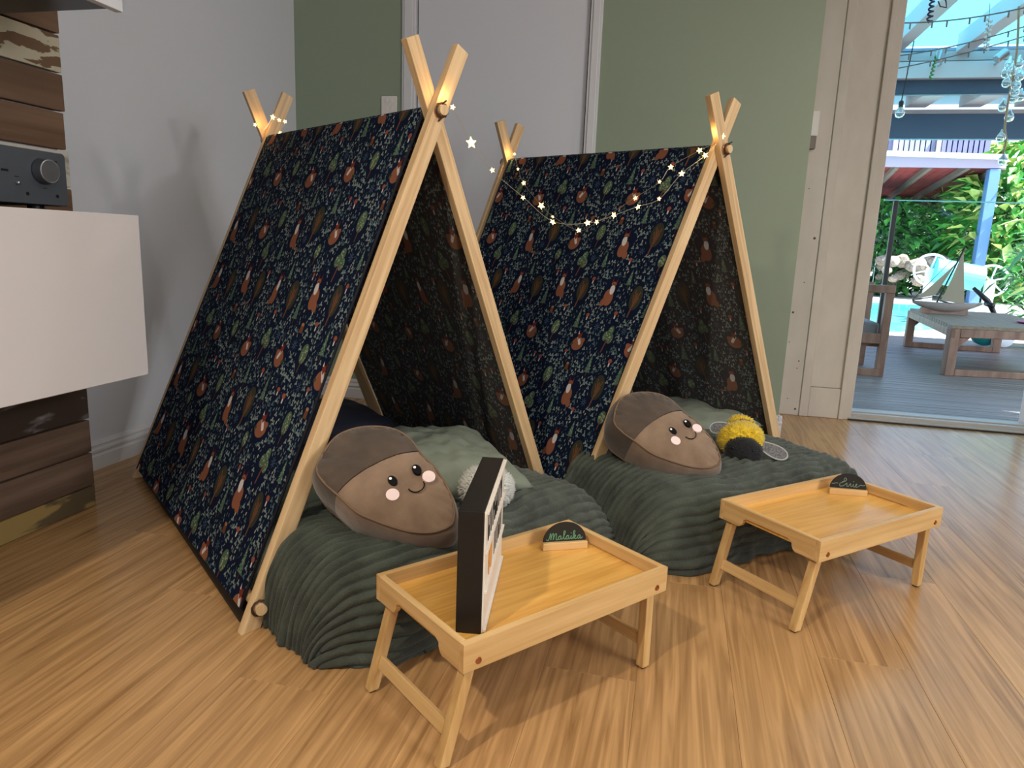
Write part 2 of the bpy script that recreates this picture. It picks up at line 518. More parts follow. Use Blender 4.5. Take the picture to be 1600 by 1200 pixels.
# ================================================================== STRUCTURE
def struct(name, mb, mats, label=None, **k):
    o = mb.build(name, mats, **k)
    o['kind'] = 'structure'
    if label: o['label'] = label
    return o

XL, YB, YD = -2.0, 3.47, 4.0      # left wall, green wall, door wall
# floor with its planks
fl = MB(); fl.box((-2.6, -2.2, -0.06), (3.3, 4.12, -0.012))
floor = struct('floor', fl, M_joint, 'honey coloured laminate floor of boards running towards the back wall')
PW = 0.19
lens = [1.2, 1.2, 1.2]
plank_me = {}
x = -2.11
k = 0
while x < 3.3:
    x1 = min(x + PW, 3.3)
    y = -2.2 + (k * 0.47) % 1.2 - 1.2
    while y < 4.12:
        a, b = max(y, -2.2), min(y + 1.2, 4.12)
        if b - a > 0.03:
            key = (round(x1 - x, 3), round(b - a, 3))
            if key not in plank_me:
                m = MB(); m.box((0.0002, 0.0002, -0.012), (key[0] - 0.0002, key[1] - 0.0002, 0))
                plank_me[key] = m.mesh('plank', M_floor, bevel=0.0004)
            shared('plank', plank_me[key], floor, Matrix.Translation((x, a, 0)))
        y += 1.2
    x = x1; k += 1

m = MB(); m.box((XL - 0.12, -2.2, 0), (XL - 0.012, YB + 0.1, 2.5)); struct('wall_left', m, M_wall_grey, 'plain pale grey side wall')
# green back wall with the grey doorway zone, then its return at the opening
m = MB(); m.box((XL - 0.12, YB, 0), (-1.421, YB + 0.15, 2.5)); m.box((-0.441, YB, 0), (0.512, YD - 0.0, 2.5)); m.box((-1.421, YB, 2.3), (-0.441, YB + 0.15, 2.5)); m.box((-1.421, YB + 0.13, 0), (-0.441, YB + 0.15, 2.3))
struct('wall_back', m, M_wall_green, 'sage green back wall')
m = MB(); m.box((0.5, YD + 0.02, 0), (0.95, YD + 0.13, 2.5)); m.box((0.95, YD + 0.0, 2.25), (3.3, YD + 0.12, 2.5)); m.box((3.2, YD, 0), (3.32, YD + 0.12, 2.5)); struct('wall_door_side', m, M_cream, 'cream wall around the open glass door')
m = MB(); m.box((3.2, -2.2, 0), (3.32, YD, 2.5)); struct('wall_right', m, M_wall_grey)
m = MB(); m.box((-2.6, -2.32, 0), (3.32, -2.2, 2.5)); struct('wall_front', m, M_wall_grey)
m = MB(); m.box((-2.6, -2.32, 2.5), (3.32, 4.13, 2.6)); struct('ceiling', m, M_ceiling)

def skirting(name, p0, p1, nrm, label=None):
    p0, p1, n = V(p0), V(p1), V(nrm)
    prof = [(0, 0), (0.016, 0), (0.016, 0.05), (0.013, 0.056), (0.013, 0.062), (0.018, 0.066), (0.018, 0.074), (0.010, 0.080), (0.010, 0.086), (0.013, 0.09), (0.008, 0.102), (0, 0.104)]
    m = MB()
    n0 = len(prof)
    vs = [p0 + n * a + V((0, 0, b)) for a, b in prof] + [p1 + n * a + V((0, 0, b)) for a, b in prof]
    fs = [[i, (i + 1) % n0, n0 + (i + 1) % n0, n0 + i] for i in range(n0)] + [list(range(n0)), list(range(n0, 2 * n0))[::-1]]
    m.add(vs, fs)
    o = m.build(name, M_trim, bevel=0); bm = bmesh.new(); bm.from_mesh(o.data); bmesh.ops.recalc_face_normals(bm, faces=bm.faces); bm.to_mesh(o.data); bm.free()
    o['kind'] = 'structure'
    return o
skirting('baseboard_left', (XL - 0.012, 1.74, 0), (XL - 0.012, YB, 0), (1, 0, 0))
skirting('baseboard_back', (XL + 0.01, YB, 0), (-1.425, YB, 0), (0, -1, 0))
skirting('baseboard_right', (-0.441, YB, 0), (0.528, YB, 0), (0, -1, 0))
skirting('baseboard_return', (0.512, YB - 0.014, 0), (0.512, YD, 0), (1, 0, 0))

# white trims and the flush grey door between the two green stretches
for i, (a, b) in enumerate(((-1.421, -1.352), (-0.497, -0.441))):
    m = MB(); m.box((a, YB - 0.012, 0), (b, YB + 0.06, 2.3)); m.box((a + 0.012, YB - 0.018, 0), (b - 0.012, YB - 0.012, 2.3))
    struct('trim_%d' % (i + 1), m, M_trim, 'white door trim on the green wall', bevel=0.002)
d = empty('door_1', (-0.92, YB + 0.03, 0)); d['kind'] = 'structure'; d['label'] = 'flush pale grey door behind the tents'
m = MB(); m.box((-1.346, YB + 0.012, 0.01), (-0.500, YB + 0.05, 2.29)); m.build('panel', M_wall_grey, d, bevel=0.002)
m = MB(); m.box((-0.502, YB + 0.004, 0), (-0.497, YB + 0.05, 2.3)); m.box((-1.352, YB + 0.045, 0), (-1.346, YB + 0.05, 2.3)); m.build('frame', M_black, d)

# door-side casing: weathered plank, panel, jamb
m = MB(); m.box((0.512, YD - 0.005, 0), (0.690, YD + 0.02, 2.5)); o = struct('trim_3', m, M_cream, 'weathered cream plank with chipped paint beside the green wall', bevel=0.003)
m = MB()
for x_, z_, r_ in ((0.602, 0.56, 0.006), (0.66, 0.30, 0.004), (0.655, 0.26, 0.003), (0.625, 0.09, 0.003), (0.70 - 0.03, 0.035, 0.006), (0.60, 0.40, 0.003), (0.665, 0.95, 0.007), (0.61, 1.2, 0.003), (0.64, 0.72, 0.003)):
    m.lathe([(r_ * 0.6, 0.001), (r_, 0)], 8, frame_M((x_, YD - 0.006, z_), (1, 0, 0), (0, 0, 1), (0, -1, 0)))
m.build('chip', mat('chip_brown', srgb(90, 76, 60), 0.8), o)
m = MB(); m.box((0.690, YD - 0.012, 0), (0.735, YD + 0.02, 2.5)); struct('trim_4', m, M_cream, 'narrow cream edge strip', bevel=0.003)
m = MB(); m.box((0.735, YD + 0.004, 0.165), (0.89, YD + 0.02, 2.5)); struct('trim_5', m, M_cream, 'tall cream panel strip by the door', bevel=0.002)
m = MB(); m.box((0.735, YD - 0.006, 0), (0.89, YD + 0.02, 0.163)); struct('trim_6', m, M_cream, 'cream plinth block by the door', bevel=0.003)
m = MB(); m.box((0.89, YD - 0.015, 0), (0.915, YD + 0.05, 2.5)); m.box((0.915, YD - 0.005, 0), (0.955, YD + 0.13, 2.5)); m.box((0.955, YD + 0.04, 0), (0.967, YD + 0.10, 2.4))
struct('trim_7', m, M_cream, 'stepped cream door jamb', bevel=0.002)
m = MB(); m.box((0.94, YD + 0.03, 0.012), (3.2, YD + 0.06, 0.030)); m.box((0.94, YD - 0.01, -0.002), (3.2, YD + 0.20, 0.014)); m.box((0.94, YD + 0.12, 0.012), (3.2, YD + 0.2, 0.026))
struct('trim_8', m, mat('pale_aluminium_sill', srgb(176, 168, 160), 0.4, metal=0.3), 'pale metal sliding door sill', bevel=0.002)
m = MB(); m.box((0.94, YD - 0.018, 0), (3.2, YD - 0.010, 0.008)); struct('trim_9', m, M_black)
# open door leaf at the frame edge
lf = empty('door_2', (1.80, 4.22, 0.01)); lf['kind'] = 'structure'; lf['label'] = 'white framed glass door leaf folded open onto the deck'
dv = V((0.66, 0.75, 0)).normalized(); nv = V((dv.y, -dv.x, 0)); Ml = frame_M((1.858, 4.21, 0.012), dv, nv * -1, (0, 0, 1))
m = MB()
m.box((0, -0.02, 0), (0.06, 0.02, 2.15)); m.box((0.72, -0.02, 0), (0.78, 0.02, 2.15)); m.box((0.06, -0.02, 0), (0.72, 0.02, 0.07)); m.box((0.06, -0.02, 2.08), (0.72, 0.02, 2.15))
m.build('frame', M_trim, lf, M=Ml, bevel=0.002)
M_glass = mat('clear_glass', (1, 1, 1, 1), 0.02, trans=1.0, ior=1.05)
m = MB(); m.box((0.06, -0.003, 0.07), (0.72, 0.003, 2.08)); m.build('pane', M_glass, lf, M=Ml)

# wall cladding (left): boards are pieces
cl = empty('wall_cladding', (-1.85, 1.0, 0)); cl['kind'] = 'structure'; cl['label'] = 'chimney breast clad in reclaimed weathered boards'
m = MB(); m.box((-1.99, -2.2, 0), (-1.752, 1.722, 2.5)); m.build('wall_body', M_wall_grey, cl)
zb = [0.0, 0.070, 0.176, 0.281, 0.384, 0.486, 0.588, 0.690, 0.79, 0.878, 0.967, 1.0705, 1.1745, 1.277, 1.380, 1.483, 1.585, 1.688, 1.79, 1.893, 1.995, 2.10, 2.2, 2.3, 2.4, 2.5]
bm_ = [M_board_yellow, M_board_dark, M_board_dark, M_board_scuff, M_board_dark, M_board_brown, M_board_dark, M_board_brown, M_board_brown, M_board_brown, M_board_cream, M_board_brown, M_board_brown, M_board_white]
for i in range(len(zb) - 1):
    m = MB()
    e = 1.737 + random.uniform(-0.004, 0.004)
    t = -1.730 + random.uniform(-0.003, 0.002)
    m.box((-1.752, -2.2, zb[i] + 0.0025), (t, e, zb[i + 1] - 0.002))
    m.build('plank', bm_[i] if i < len(bm_) else M_board_brown, cl, bevel=0.004, seg=2, loc=(-1.74, 1.0 + random.uniform(-.3, .3), zb[i]))
# a small knot / nail chips in the boards
# upper cabinet
c = empty('wall_cabinet', (-1.5, 0.9, 1.348))
tag(c, 'black wall cabinet with white framed glass front above the amplifier', 'cabinet')
m = MB(); m.box((-1.722, 0.3, 1.350), (-1.322, 1.470, 2.0)); m.build('body', M_cab_dark, c, bevel=0.002)
m = MB(); X0, X1, Y0, Y1, Z0, Z1 = -1.320, -1.300, 0.3, 1.490, 1.348, 2.0
m.box((X0, Y0, Z0), (X1, Y1, Z0 + 0.022)); m.box((X0, Y1 - 0.022, Z0 + 0.022), (X1, Y1, Z1)); m.box((X0, Y0, Z0 + 0.022), (X1, Y0 + 0.022, Z1)); m.box((X0, Y0, Z1 - 0.022), (X1, Y1, Z1))
dd = m.build('door', M_trim, c, bevel=0.001)
m = MB(); m.box((X0 + 0.004, Y0 + 0.022, Z0 + 0.022), (X1 - 0.006, Y1 - 0.022, Z1 - 0.022)); m.build('pane', mat('grey_tinted_glass', srgb(120, 126, 116), 0.1), dd)
m = MB()
for q in (0.022, 0.034): m.box((X1 - 0.006, Y1 - 0.022 - q - 0.004, Z0 + 0.022), (X1 - 0.003, Y1 - 0.022 - q + 0.002, Z1 - 0.022))
m.build('bead', M_cab_dark, dd)

# lower floating cabinet
c = empty('media_cabinet', (-1.55, 0.9, 0.482))
tag(c, 'white fronted floating media cabinet mounted on the weathered boards', 'cabinet')
m = MB(); m.box((-1.722, 0.1, 0.488), (-1.372, 1.548, 0.888)); m.build('body', M_cab_dark, c, bevel=0.002)
m = MB(); m.box((-1.37, 0.1, 0.4825), (-1.35, 1.555, 0.893)); m.build('door', M_cab_white, c, bevel=0.0015)

# amplifier
c = empty('amplifier', (-1.58, 1.22, 0.888))
tag(c, 'grey stereo amplifier with one large volume knob on the white cabinet', 'amplifier')
m = MB(); m.box((-1.715, 1.015, 0.905), (-1.462, 1.438, 1.022)); m.build('case', M_black, c, bevel=0.003)
m = MB()
pts = []
for cx, cz, a0 in ((1.436, 1.018, 0), (1.018, 1.018, 90), (1.018, 0.915, 180), (1.436, 0.915, 270)):
    for k in range(5):
        a = math.radians(a0 + k * 22.5); r = 0.009
        pts.append((cx + r * math.cos(a), cz + r * math.sin(a)))
m.prism(pts, 0, 0.012, frame_M((-1.462, 0, 0), (0, 1, 0), (0, 0, 1), (1, 0, 0))); m.build('faceplate', M_amp, c, bevel=0.0015)
K = frame_M((-1.450, 1.378, 0.981), (0, 1, 0), (0, 0, 1), (1, 0, 0))
m = MB(); m.lathe([(0.029, 0), (0.0275, 0.004), (0.0262, 0.020), (0.0256, 0.0228)], 40, K); kn = m.build('knob', mat('grey_knob_metal', srgb(84, 88, 94), 0.4, metal=0.5), c, smooth=True)
m = MB(); m.lathe([(0.0258, 0.0226), (0.0262, 0.0234), (0.0245, 0.0240), (0.0235, 0.0238)], 40, K); m.build('knob_rim', M_silver, kn)
m = MB(); m.lathe([(0.0045, 0), (0.004, 0.006), (0.002, 0.008)], 16, frame_M((-1.450, 1.311, 0.950), (0, 1, 0), (0, 0, 1), (1, 0, 0))); m.build('button', M_silver, c, smooth=True)
for yy, zz in ((1.335, 0.928), (1.414, 0.928)):
    m = MB(); m.lathe([(0.0042, 0), (0.0042, 0.0006), (0.001, 0.0006)], 14, frame_M((-1.450, yy, zz), (0, 1, 0), (0, 0, 1), (1, 0, 0))); m.build('socket', M_black, c)
for a_, b_ in (((-1.4500, 1.402, 1.005), (-1.4494, 1.421, 1.008)), ((-1.4500, 1.275, 0.972), (-1.4494, 1.292, 0.977)), ((-1.4500, 1.377, 0.943), (-1.4494, 1.387, 0.9445)), ((-1.4500, 1.306, 0.9625), (-1.4494, 1.316, 0.964))):
    m = MB(); m.box(a_, b_); m.build('marking', M_black, c)
for yy in (1.05, 1.40):
    m = MB(); m.lathe([(0.018, 0.0), (0.018, 0.017)], 16, Matrix.Translation((-1.50, yy, 0.888))); m.build('foot', M_black, c)

# switch plates
c = empty('power_switch_plate', (-1.49, YB - 0.004, 1.44))
tag(c, 'white multi-gang switch plate on the green wall behind the big tent', 'switch')
m = MB(); m.box((-1.531, YB - 0.009, 1.440), (-1.449, YB, 1.563)); m.build('plate', M_white_pl, c, bevel=0.002)
for zz in (1.541, 1.505, 1.482, 1.458):
    for xx in (-1.504, -1.476):
        m = MB(); m.lathe([(0.010, 0), (0.010, 0.0015), (0.007, 0.0015), (0.0068, 0.0035), (0.002, 0.0035)], 14, frame_M((xx, YB - 0.009, zz), (1, 0, 0), (0, 0, 1), (0, -1, 0))); m.build('button', M_white_pl, c)
m = MB(); m.lathe([(0.006, 0), (0.006, 0.002)], 12, frame_M((-1.49, YB - 0.009, 1.524), (1, 0, 0), (0, 0, 1), (0, -1, 0))); m.build('button', M_white_pl, c)
c = empty('light_switch', (0.60, YD - 0.02, 1.40))
tag(c, 'cream light switch on the weathered plank beside the door opening', 'switch')
m = MB(); m.box((0.555, YD - 0.034, 1.455), (0.617, YD - 0.005, 1.576)); m.build('plate', M_white_pl, c, bevel=0.002)
m = MB(); m.box((0.560, YD - 0.040, 1.392), (0.612, YD - 0.005, 1.453)); m.build('switch_shadow', mat('switch_shadow_tone', srgb(120, 110, 98), 0.5), c, bevel=0.002)  # block in a dull tone standing for the shadow below the switch

# ================================================================== TENTS
FR = {
 'A': (-0.619, 1.725, 1.083, 1.081, 0.003), 'B': (-1.503, 2.383, 0.874, 0.977, -0.025),
 'C': (0.092, 2.439, 0.822, 1.034, 0.004), 'D': (-0.786, 3.098, 0.83, 0.905, -0.019)}
PL, TOPR = 1.290, 0.134
def frame(k):
    x, y, a, w_, lean = FR[k]
    e = V((math.cos(a), math.sin(a), 0)); d = V((-math.sin(a), math.cos(a), 0)); c = V((x, y, 0))
    H = math.sqrt(PL * PL - w_ * w_ / 4)
    X = c + (V((0, 0, math.cos(lean))) + d * math.sin(lean)) * H
    L_, R_ = c - e * w_ / 2, c + e * w_ / 2
    return dict(e=e, d=d, c=c, X=X, L=L_, R=R_, TR=L_ + (X - L_) * (1 + TOPR), TL=R_ + (X - R_) * (1 + TOPR))
PWID, PTH = 0.041, 0.022

def pole(p0, p1, d, off, parent, extra=0.0):
    "flat timber from the floor at p0 to p1; d = tent axis; off = shift along d"
    p0, p1 = p0 + d * off, p1 + d * off
    ax = (p1 - p0).normalized(); dd = (d - ax * d.dot(ax)).normalized(); wv = ax.cross(dd).normalized()
    L = (p1 - p0).length
    M = frame_M(p0, wv, dd, ax)
    m = MB()
    vs = []
    for (sx, sy) in ((-1, -1), (1, -1), (1, 1), (-1, 1)):
        base = p0 + wv * sx * PWID / 2 + dd * sy * PTH / 2
        t = -base.z / ax.z
        vs.append(V((sx * PWID / 2, sy * PTH / 2, t)))
    for (sx, sy) in ((-1, -1), (1, -1), (1, 1), (-1, 1)):
        vs.append(V((sx * PWID / 2, sy * PTH / 2, L + sx * 0.0)))
    m.hexa(vs)
    return m.build('pole', M_pole, parent, M=M, bevel=0.0028, seg=2)

def ring_pts(c, n, r, k=16, wob=0):
    a = n.orthogonal().normalized(); b = n.cross(a)
    return [c + (a * math.cos(2 * PI * i / k) + b * math.sin(2 * PI * i / k)) * (r + wob * math.sin(3 * i)) for i in range(k)]

def cloth_panel(name, T0, T1, B0, B1, out, parent, seed, folds=0.004, sag=0.0, u0=0.0, mirror=1):
    "T0..T1 ridge edge, B0..B1 bottom edge; out = outward normal"
    T0, T1, B0, B1, out = V(T0), V(T1), V(B0), V(B1), V(out).normalized()
    W_, Hh = (T1 - T0).length, (B0 - T0).length
    nu, nv = 56, 66
    RR = 0.0150; hz = V((out.x, out.y, 0)).normalized(); PH = math.acos(max(-1, min(1, out.z)))
    def f(u, v, o):
        WR = 5 / nv
        if v < WR:
            ph = (v / WR) * PH
            p = T0.lerp(T1, u) - out * RR + (V((0, 0, 1)) * math.cos(ph) + hz * math.sin(ph)) * RR
        else:
            v = (v - WR) / (1 - WR)
            p = (T0.lerp(T1, u)).lerp(B0.lerp(B1, u), v)
        d = folds * (noise.noise(V((u * 7 + seed, v * 1.6, seed))) * 1.6 + 0.5 * math.sin(u * 34 + 3 * noise.noise(V((v * 2, seed, u))))) * min(1, v * 3) * min(1, (1 - v) * 8 + 0.1)
        d += sag * 4 * u * (1 - u) * math.sin(PI * v)
        z = 0.0
        return p + out * (d + o) + V((0, 0, z))
    m = MB()
    m.grid(nu, nv, lambda u, v: f(u, v, 0.0007), 0)
    n1 = len(m.v)
    m.grid(nu, nv, lambda u, v: f(u, v, -0.0007), 1, flip=True)
    # edges
    def idx(i, j): return j * (nu + 1) + i
    ring = [idx(i, 0) for i in range(nu + 1)] + [idx(nu, j) for j in range(1, nv + 1)] + [idx(i, nv) for i in range(nu - 1, -1, -1)] + [idx(0, j) for j in range(nv - 1, 0, -1)]
    for a, b in zip(ring, ring[1:] + ring[:1]):
        m.f.append([a, b, b + n1, a + n1]); m.m.append(0)
    c = (T0 + T1 + B0 + B1) / 4
    Mo = Matrix.Translation(V((c.x, c.y, min(B0.z, B1.z))))
    me = m.mesh(name, [M_cloth_out, M_cloth_in], True, M=Mo.inverted())
    bm = bmesh.new(); bm.from_mesh(me)
    if sum((f_.normal.dot(out) * (1 if f_.material_index == 0 else -1)) for f_ in bm.faces) < 0:
        bmesh.ops.reverse_faces(bm, faces=bm.faces)
    bm.to_mesh(me); bm.free()
    uvl = me.uv_layers.new(name='UVMap')
    N1 = (nu + 1) * (nv + 1)
    vi = np.empty(len(me.loops), dtype=np.int32); me.loops.foreach_get('vertex_index', vi)
    vi = vi % N1
    uv = np.stack([u0 + mirror * (vi % (nu + 1)) / nu * W_ / TILE, 1 - (vi // (nu + 1)) / nv * Hh / TILE], 1).astype(np.float32)
    uvl.data.foreach_set('uv', uv.ravel())
    return link(bpy.data.objects.new(name, me), parent, Mo)

def hem_strip(P, out, parent, r=0.0035):
    m = MB(); m.tube(P, r, 6); return m.build('hem', M_hem, parent, smooth=True)

def make_tent(f_, b_, label, front_order, back_order, seed, u0):
    F, B = frame(f_), frame(b_)
    c = (F['c'] + B['c']) / 2
    t = empty('play_tent', (c.x, c.y, 0)); tag(t, label, 'tent', 'matching fox print play tents')
    for fr_, order in ((F, front_order), (B, back_order)):
        o = PTH / 2 + 0.0005
        pole(fr_['L'], fr_['TR'], fr_['d'], -o * order, t)
        pole(fr_['R'], fr_['TL'], fr_['d'], o * order, t)
    ax = (B['X'] - F['X']).normalized()
    # ridge rod
    m = MB(); m.tube([F['X'] - ax * 0.042, B['X'] + ax * 0.042], 0.0125, 14)
    m.build('ridge_rod', M_pole, t, smooth=False)
    for P, s in ((F['X'], -1), (B['X'], 1)):
        for q in (0.027, 0.032):
            m = MB(); m.tube(ring_pts(P + ax * s * q, ax, 0.0165, 20, 0.0012), 0.0022, 6, closed=True); m.build('elastic', M_bronze if q < 0.03 else M_elastic, t, smooth=True)
    m = MB(); m.tube([F['X'] - ax * 0.030 + V((0.006, 0, -0.012)), F['X'] - ax * 0.034 + V((-0.010, 0, -0.026))], 0.0022, 6); m.build('elastic', M_elastic, t); m = MB(); m.tube([F['X'] - ax * 0.030 + V((0.0, 0, 0.014)), F['X'] - ax * 0.034 + V((0.010, 0, 0.022))], 0.002, 6); m.build('elastic', M_elastic, t)
    # bottom rods
    foot = {}
    for s in ('L', 'R'):
        k = 0.045
        a_ = F[s] + (F['X'] - F[s]) * k; b2 = B[s] + (B['X'] - B[s]) * k
        x2 = (b2 - a_).normalized()
        m = MB(); m.tube([a_ - x2 * 0.042, b2 + x2 * 0.042], 0.0125, 14); m.build('bottom_rod', M_pole, t)
        m = MB(); m.tube(ring_pts(a_ - x2 * 0.030, x2, 0.0175, 20, 0.001), 0.0026, 6, closed=True); m.build('elastic', M_elastic, t, smooth=True)
        foot[s] = (a_, b2)
    for s in ('L', 'R'):
        fa, fb = foot[s]
        ov = (F[s] - F['c']).normalized()
        H = F['X'] - (fa + fb) / 2
        out = (fb - fa).cross(F['X'] - fa).normalized()
        if out.dot(ov) < 0: out = -out
        g = 0.024
        hz = V((out.x, out.y, 0)).normalized()
        T0, T1 = F['X'] + ax * g + out * 0.0150, B['X'] - ax * g + out * 0.0150
        x2 = (fb - fa).normalized()
        dn = ((fa + fb) / 2 - (F['X'] + B['X']) / 2).normalized()
        B0, B1 = fa + x2 * g + out * 0.0165 + dn * 0.028, fb - x2 * g + out * 0.0165 + dn * 0.028
        nm = 'cloth_panel'
        cloth_panel(nm, T0, T1, B0, B1, out, t, seed + (3 if s == 'R' else 0), folds=0.0035 if s == 'L' else 0.007, sag=-0.004, u0=u0 + (0.37 if s == 'R' else 0), mirror=1 if s == 'R' else -1)
        hem_strip([T0 + out * 0.001, T0.lerp(B0, 0.5) + out * 0.0005, B0 + out * 0.001], out, t)
        hem_strip([T1 + out * 0.001, T1.lerp(B1, 0.5) + out * 0.0005, B1 + out * 0.001], out, t)
    # thin dark sheet for the dark strip below the cloth edge
    m = MB()
    e1, e2 = F['e'], B['e']
    pts = [F['L'] + F['d'] * 0.03 + e1 * 0.0, F['R'] + F['d'] * 0.03 - e1 * 0.03, B['R'] - B['d'] * 0.03 - e2 * 0.03, B['L'] - B['d'] * 0.03 + e2 * 0.01]
    m.hexa([p + V((0, 0, 0.001)) for p in pts] + [p + V((0, 0, 0.009)) for p in pts]); m.build('dark_sheet', M_dark_sheet, t, bevel=0.002)
    return t, F, B
tentA, FA, FB_ = make_tent('A', 'B', 'fox print play tent nearer the grey side wall', 1, 1, 1.3, 0.1)
tentB, FC, FD = make_tent('C', 'D', 'fox print play tent nearer the glass door', -1, -1, 8.1, 0.55)

# ================================================================== BEDDING
def blanket(name, c, a, U, q0, q1, h, seed, label, UR=0.42, Rf=0.15, Ru=0.15, RuR=0.26):
    e = V((math.cos(a), math.sin(a), 0)); f = V((math.sin(a), -math.cos(a), 0)); c = V(c)
    # arc-length table of the front-to-back profile
    prof = []
    for i in range(41):
        th = PI / 2 * i / 40
        prof.append((q0 - Rf + Rf * max(0, math.cos(th)) ** 0.75, h * max(0, math.sin(th)) ** 0.75))
    prof += [(q0 - Rf - (q0 - Rf - q1) * i / 20, h) for i in range(1, 21)]
    cum = [0]
    for i in range(1, len(prof)): cum.append(cum[-1] + math.hypot(prof[i][0] - prof[i - 1][0], prof[i][1] - prof[i - 1][1]))
    def P(s):
        s = max(0, min(cum[-1] - 1e-6, s))
        lo = 0
        while lo < len(cum) - 2 and cum[lo + 1] < s: lo += 1
        t = (s - cum[lo]) / max(1e-9, cum[lo + 1] - cum[lo])
        return prof[lo][0] + (prof[lo + 1][0] - prof[lo][0]) * t, prof[lo][1] + (prof[lo + 1][1] - prof[lo][1]) * t
    S_ = cum[-1]
    def side(Us, Rs):
        up = [(Us - Rs + Rs * max(0, math.cos(PI / 2 * i / 30)) ** 0.75, max(0, math.sin(PI / 2 * i / 30)) ** 0.85) for i in range(31)]
        cu_ = [0]
        for i in range(1, 31): cu_.append(cu_[-1] + math.hypot(up[i][0] - up[i - 1][0], (up[i][1] - up[i - 1][1]) * h))
        return up, cu_, cu_[-1] + Us - Rs
    SL, SR = side(U, Ru), side(UR, RuR)
    def Uu(t):
        up, cu_, half = SR if t > 0 else SL
        Us, Rs = (UR, RuR) if t > 0 else (U, Ru)
        rr = half - abs(t)
        if rr > cu_[-1]: x_, z_ = (Us - Rs) - (rr - cu_[-1]), 1.0
        else:
            k = 0
            while k < 29 and cu_[k + 1] < rr: k += 1
            tt = (rr - cu_[k]) / max(1e-9, cu_[k + 1] - cu_[k])
            x_, z_ = up[k][0] + (up[k + 1][0] - up[k][0]) * tt, up[k][1] + (up[k + 1][1] - up[k][1]) * tt
        return math.copysign(x_, t), z_
    ns, nu = int(S_ / 0.0027), 130
    RW = 0.0265
    Ptab = [P(S_ * j / ns) for j in range(ns + 1)]
    Utab = [Uu(-SL[2] + (SL[2] + SR[2]) * i / nu) for i in range(nu + 1)]
    pos = np.empty((ns + 1, nu + 1, 3))
    rib = np.empty((ns + 1, nu + 1))
    for j in range(ns + 1):
        q, z = Ptab[j]; s = S_ * j / ns
        for i in range(nu + 1):
            x_, zf = Utab[i]
            k = (abs(x_) / U)
            front = max(0.0, (q - q1) / (q0 - q1))
            qq = q - 0.11 * front * (k ** 5) - 0.02 * front * (1 - zf)
            n1 = noise.noise(V((x_ * 3.1 + seed, s * 3.0, seed)))
            n2 = noise.noise(V((x_ * 8 + seed, s * 5.0, seed + 5)))
            low = 1 - zf * (z / h)
            zz = z * zf * (1 + 0.05 * n1) + 0.010 * n2 * (z / h) * zf
            bul = 0.024 * n1 + 0.012 * n2 + 0.03 * low * noise.noise(V((x_ * 14, s * 11, seed + 9)))
            p = c + e * (x_ + math.copysign(bul, x_) * low) + f * (qq + bul * (1 - z / h)) + V((0, 0, max(0.003, zz)))
            pos[j, i] = p
            ph = (s + 0.026 * noise.noise(V((x_ * 2.2 + seed, s * 1.2, 3.3))) + 0.010 * noise.noise(V((x_ * 9, s * 6, 1.1 + seed))) + 0.004 * noise.noise(V((x_ * 25, s * 9, seed)))) / RW
            rib[j, i] = (abs(math.sin(PI * ph)) ** 0.7) * 0.0135 * (0.8 + 0.3 * n2 + 0.45 * noise.noise(V((x_ * 42 + seed, s * 42, 7))))
    du = np.gradient(pos, axis=1); ds = np.gradient(pos, axis=0)
    nr = np.cross(du, ds); ln = np.linalg.norm(nr, axis=2, keepdims=True); nr /= np.maximum(ln, 1e-9)
    if nr[ns - 5, nu // 2, 2] < 0: nr = -nr
    pos = pos + nr * rib[..., None]
    pos[..., 2] = np.maximum(pos[..., 2], 0.001)
    m = MB()
    m.v = [V(p) for p in pos.reshape(-1, 3)]
    W_ = nu + 1
    m.f = [[j * W_ + i, j * W_ + i + 1, (j + 1) * W_ + i + 1, (j + 1) * W_ + i] for j in range(ns) for i in range(nu)]
    m.m = [0] * len(m.f)
    o = m.build(name, M_plush, None, smooth=True, loc=c)
    if o.data.polygons[len(o.data.polygons) - nu // 2].normal.z < 0: o.data.flip_normals()
    return tag(o, label, 'blanket', 'dark green ribbed blankets')

def yaw_of(F): return math.atan2(F['e'].y, F['e'].x)
def local(F, e, q, z=0): return F['c'] + F['e'] * e - F['d'] * q + V((0, 0, z))

blanket('ribbed_blanket', local(FA, 0.0, 0), yaw_of(FA) - 0.03, 0.50, 0.37, -0.04, 0.215, 2.0, 'dark green ribbed plush blanket spilling from the tent nearer the grey side wall')
blanket('ribbed_blanket', local(FC, 0.0, 0), yaw_of(FC) - 0.02, 0.53, 0.45, -0.05, 0.215, 11.0, 'dark green ribbed plush blanket spilling from the tent nearer the glass door')

def mattress(F, B, label, wid=0.74):
    a, b = F['c'] + F['d'] * 0.04, B['c'] - B['d'] * 0.02
    e = ((F['e'] + B['e']) / 2).normalized(); d = (b - a).normalized(); L = (b - a).length
    m = MB(); n = 10
    M = frame_M(a + V((0, 0, 0.010)), V((d.y, -d.x, 0)), d, (0, 0, 1))
    m.box((-wid / 2, 0, 0), (wid / 2, L, 0.15))
    o = m.build('mattress', M_navy, None, M=M, bevel=0.035, seg=4, smooth=True)
    return tag(o, label, 'mattress', 'navy tent mattresses')
mattress(FA, FB_, 'dark navy mattress inside the tent nearer the grey side wall')
mattress(FC, FD, 'dark navy mattress inside the tent nearer the glass door')

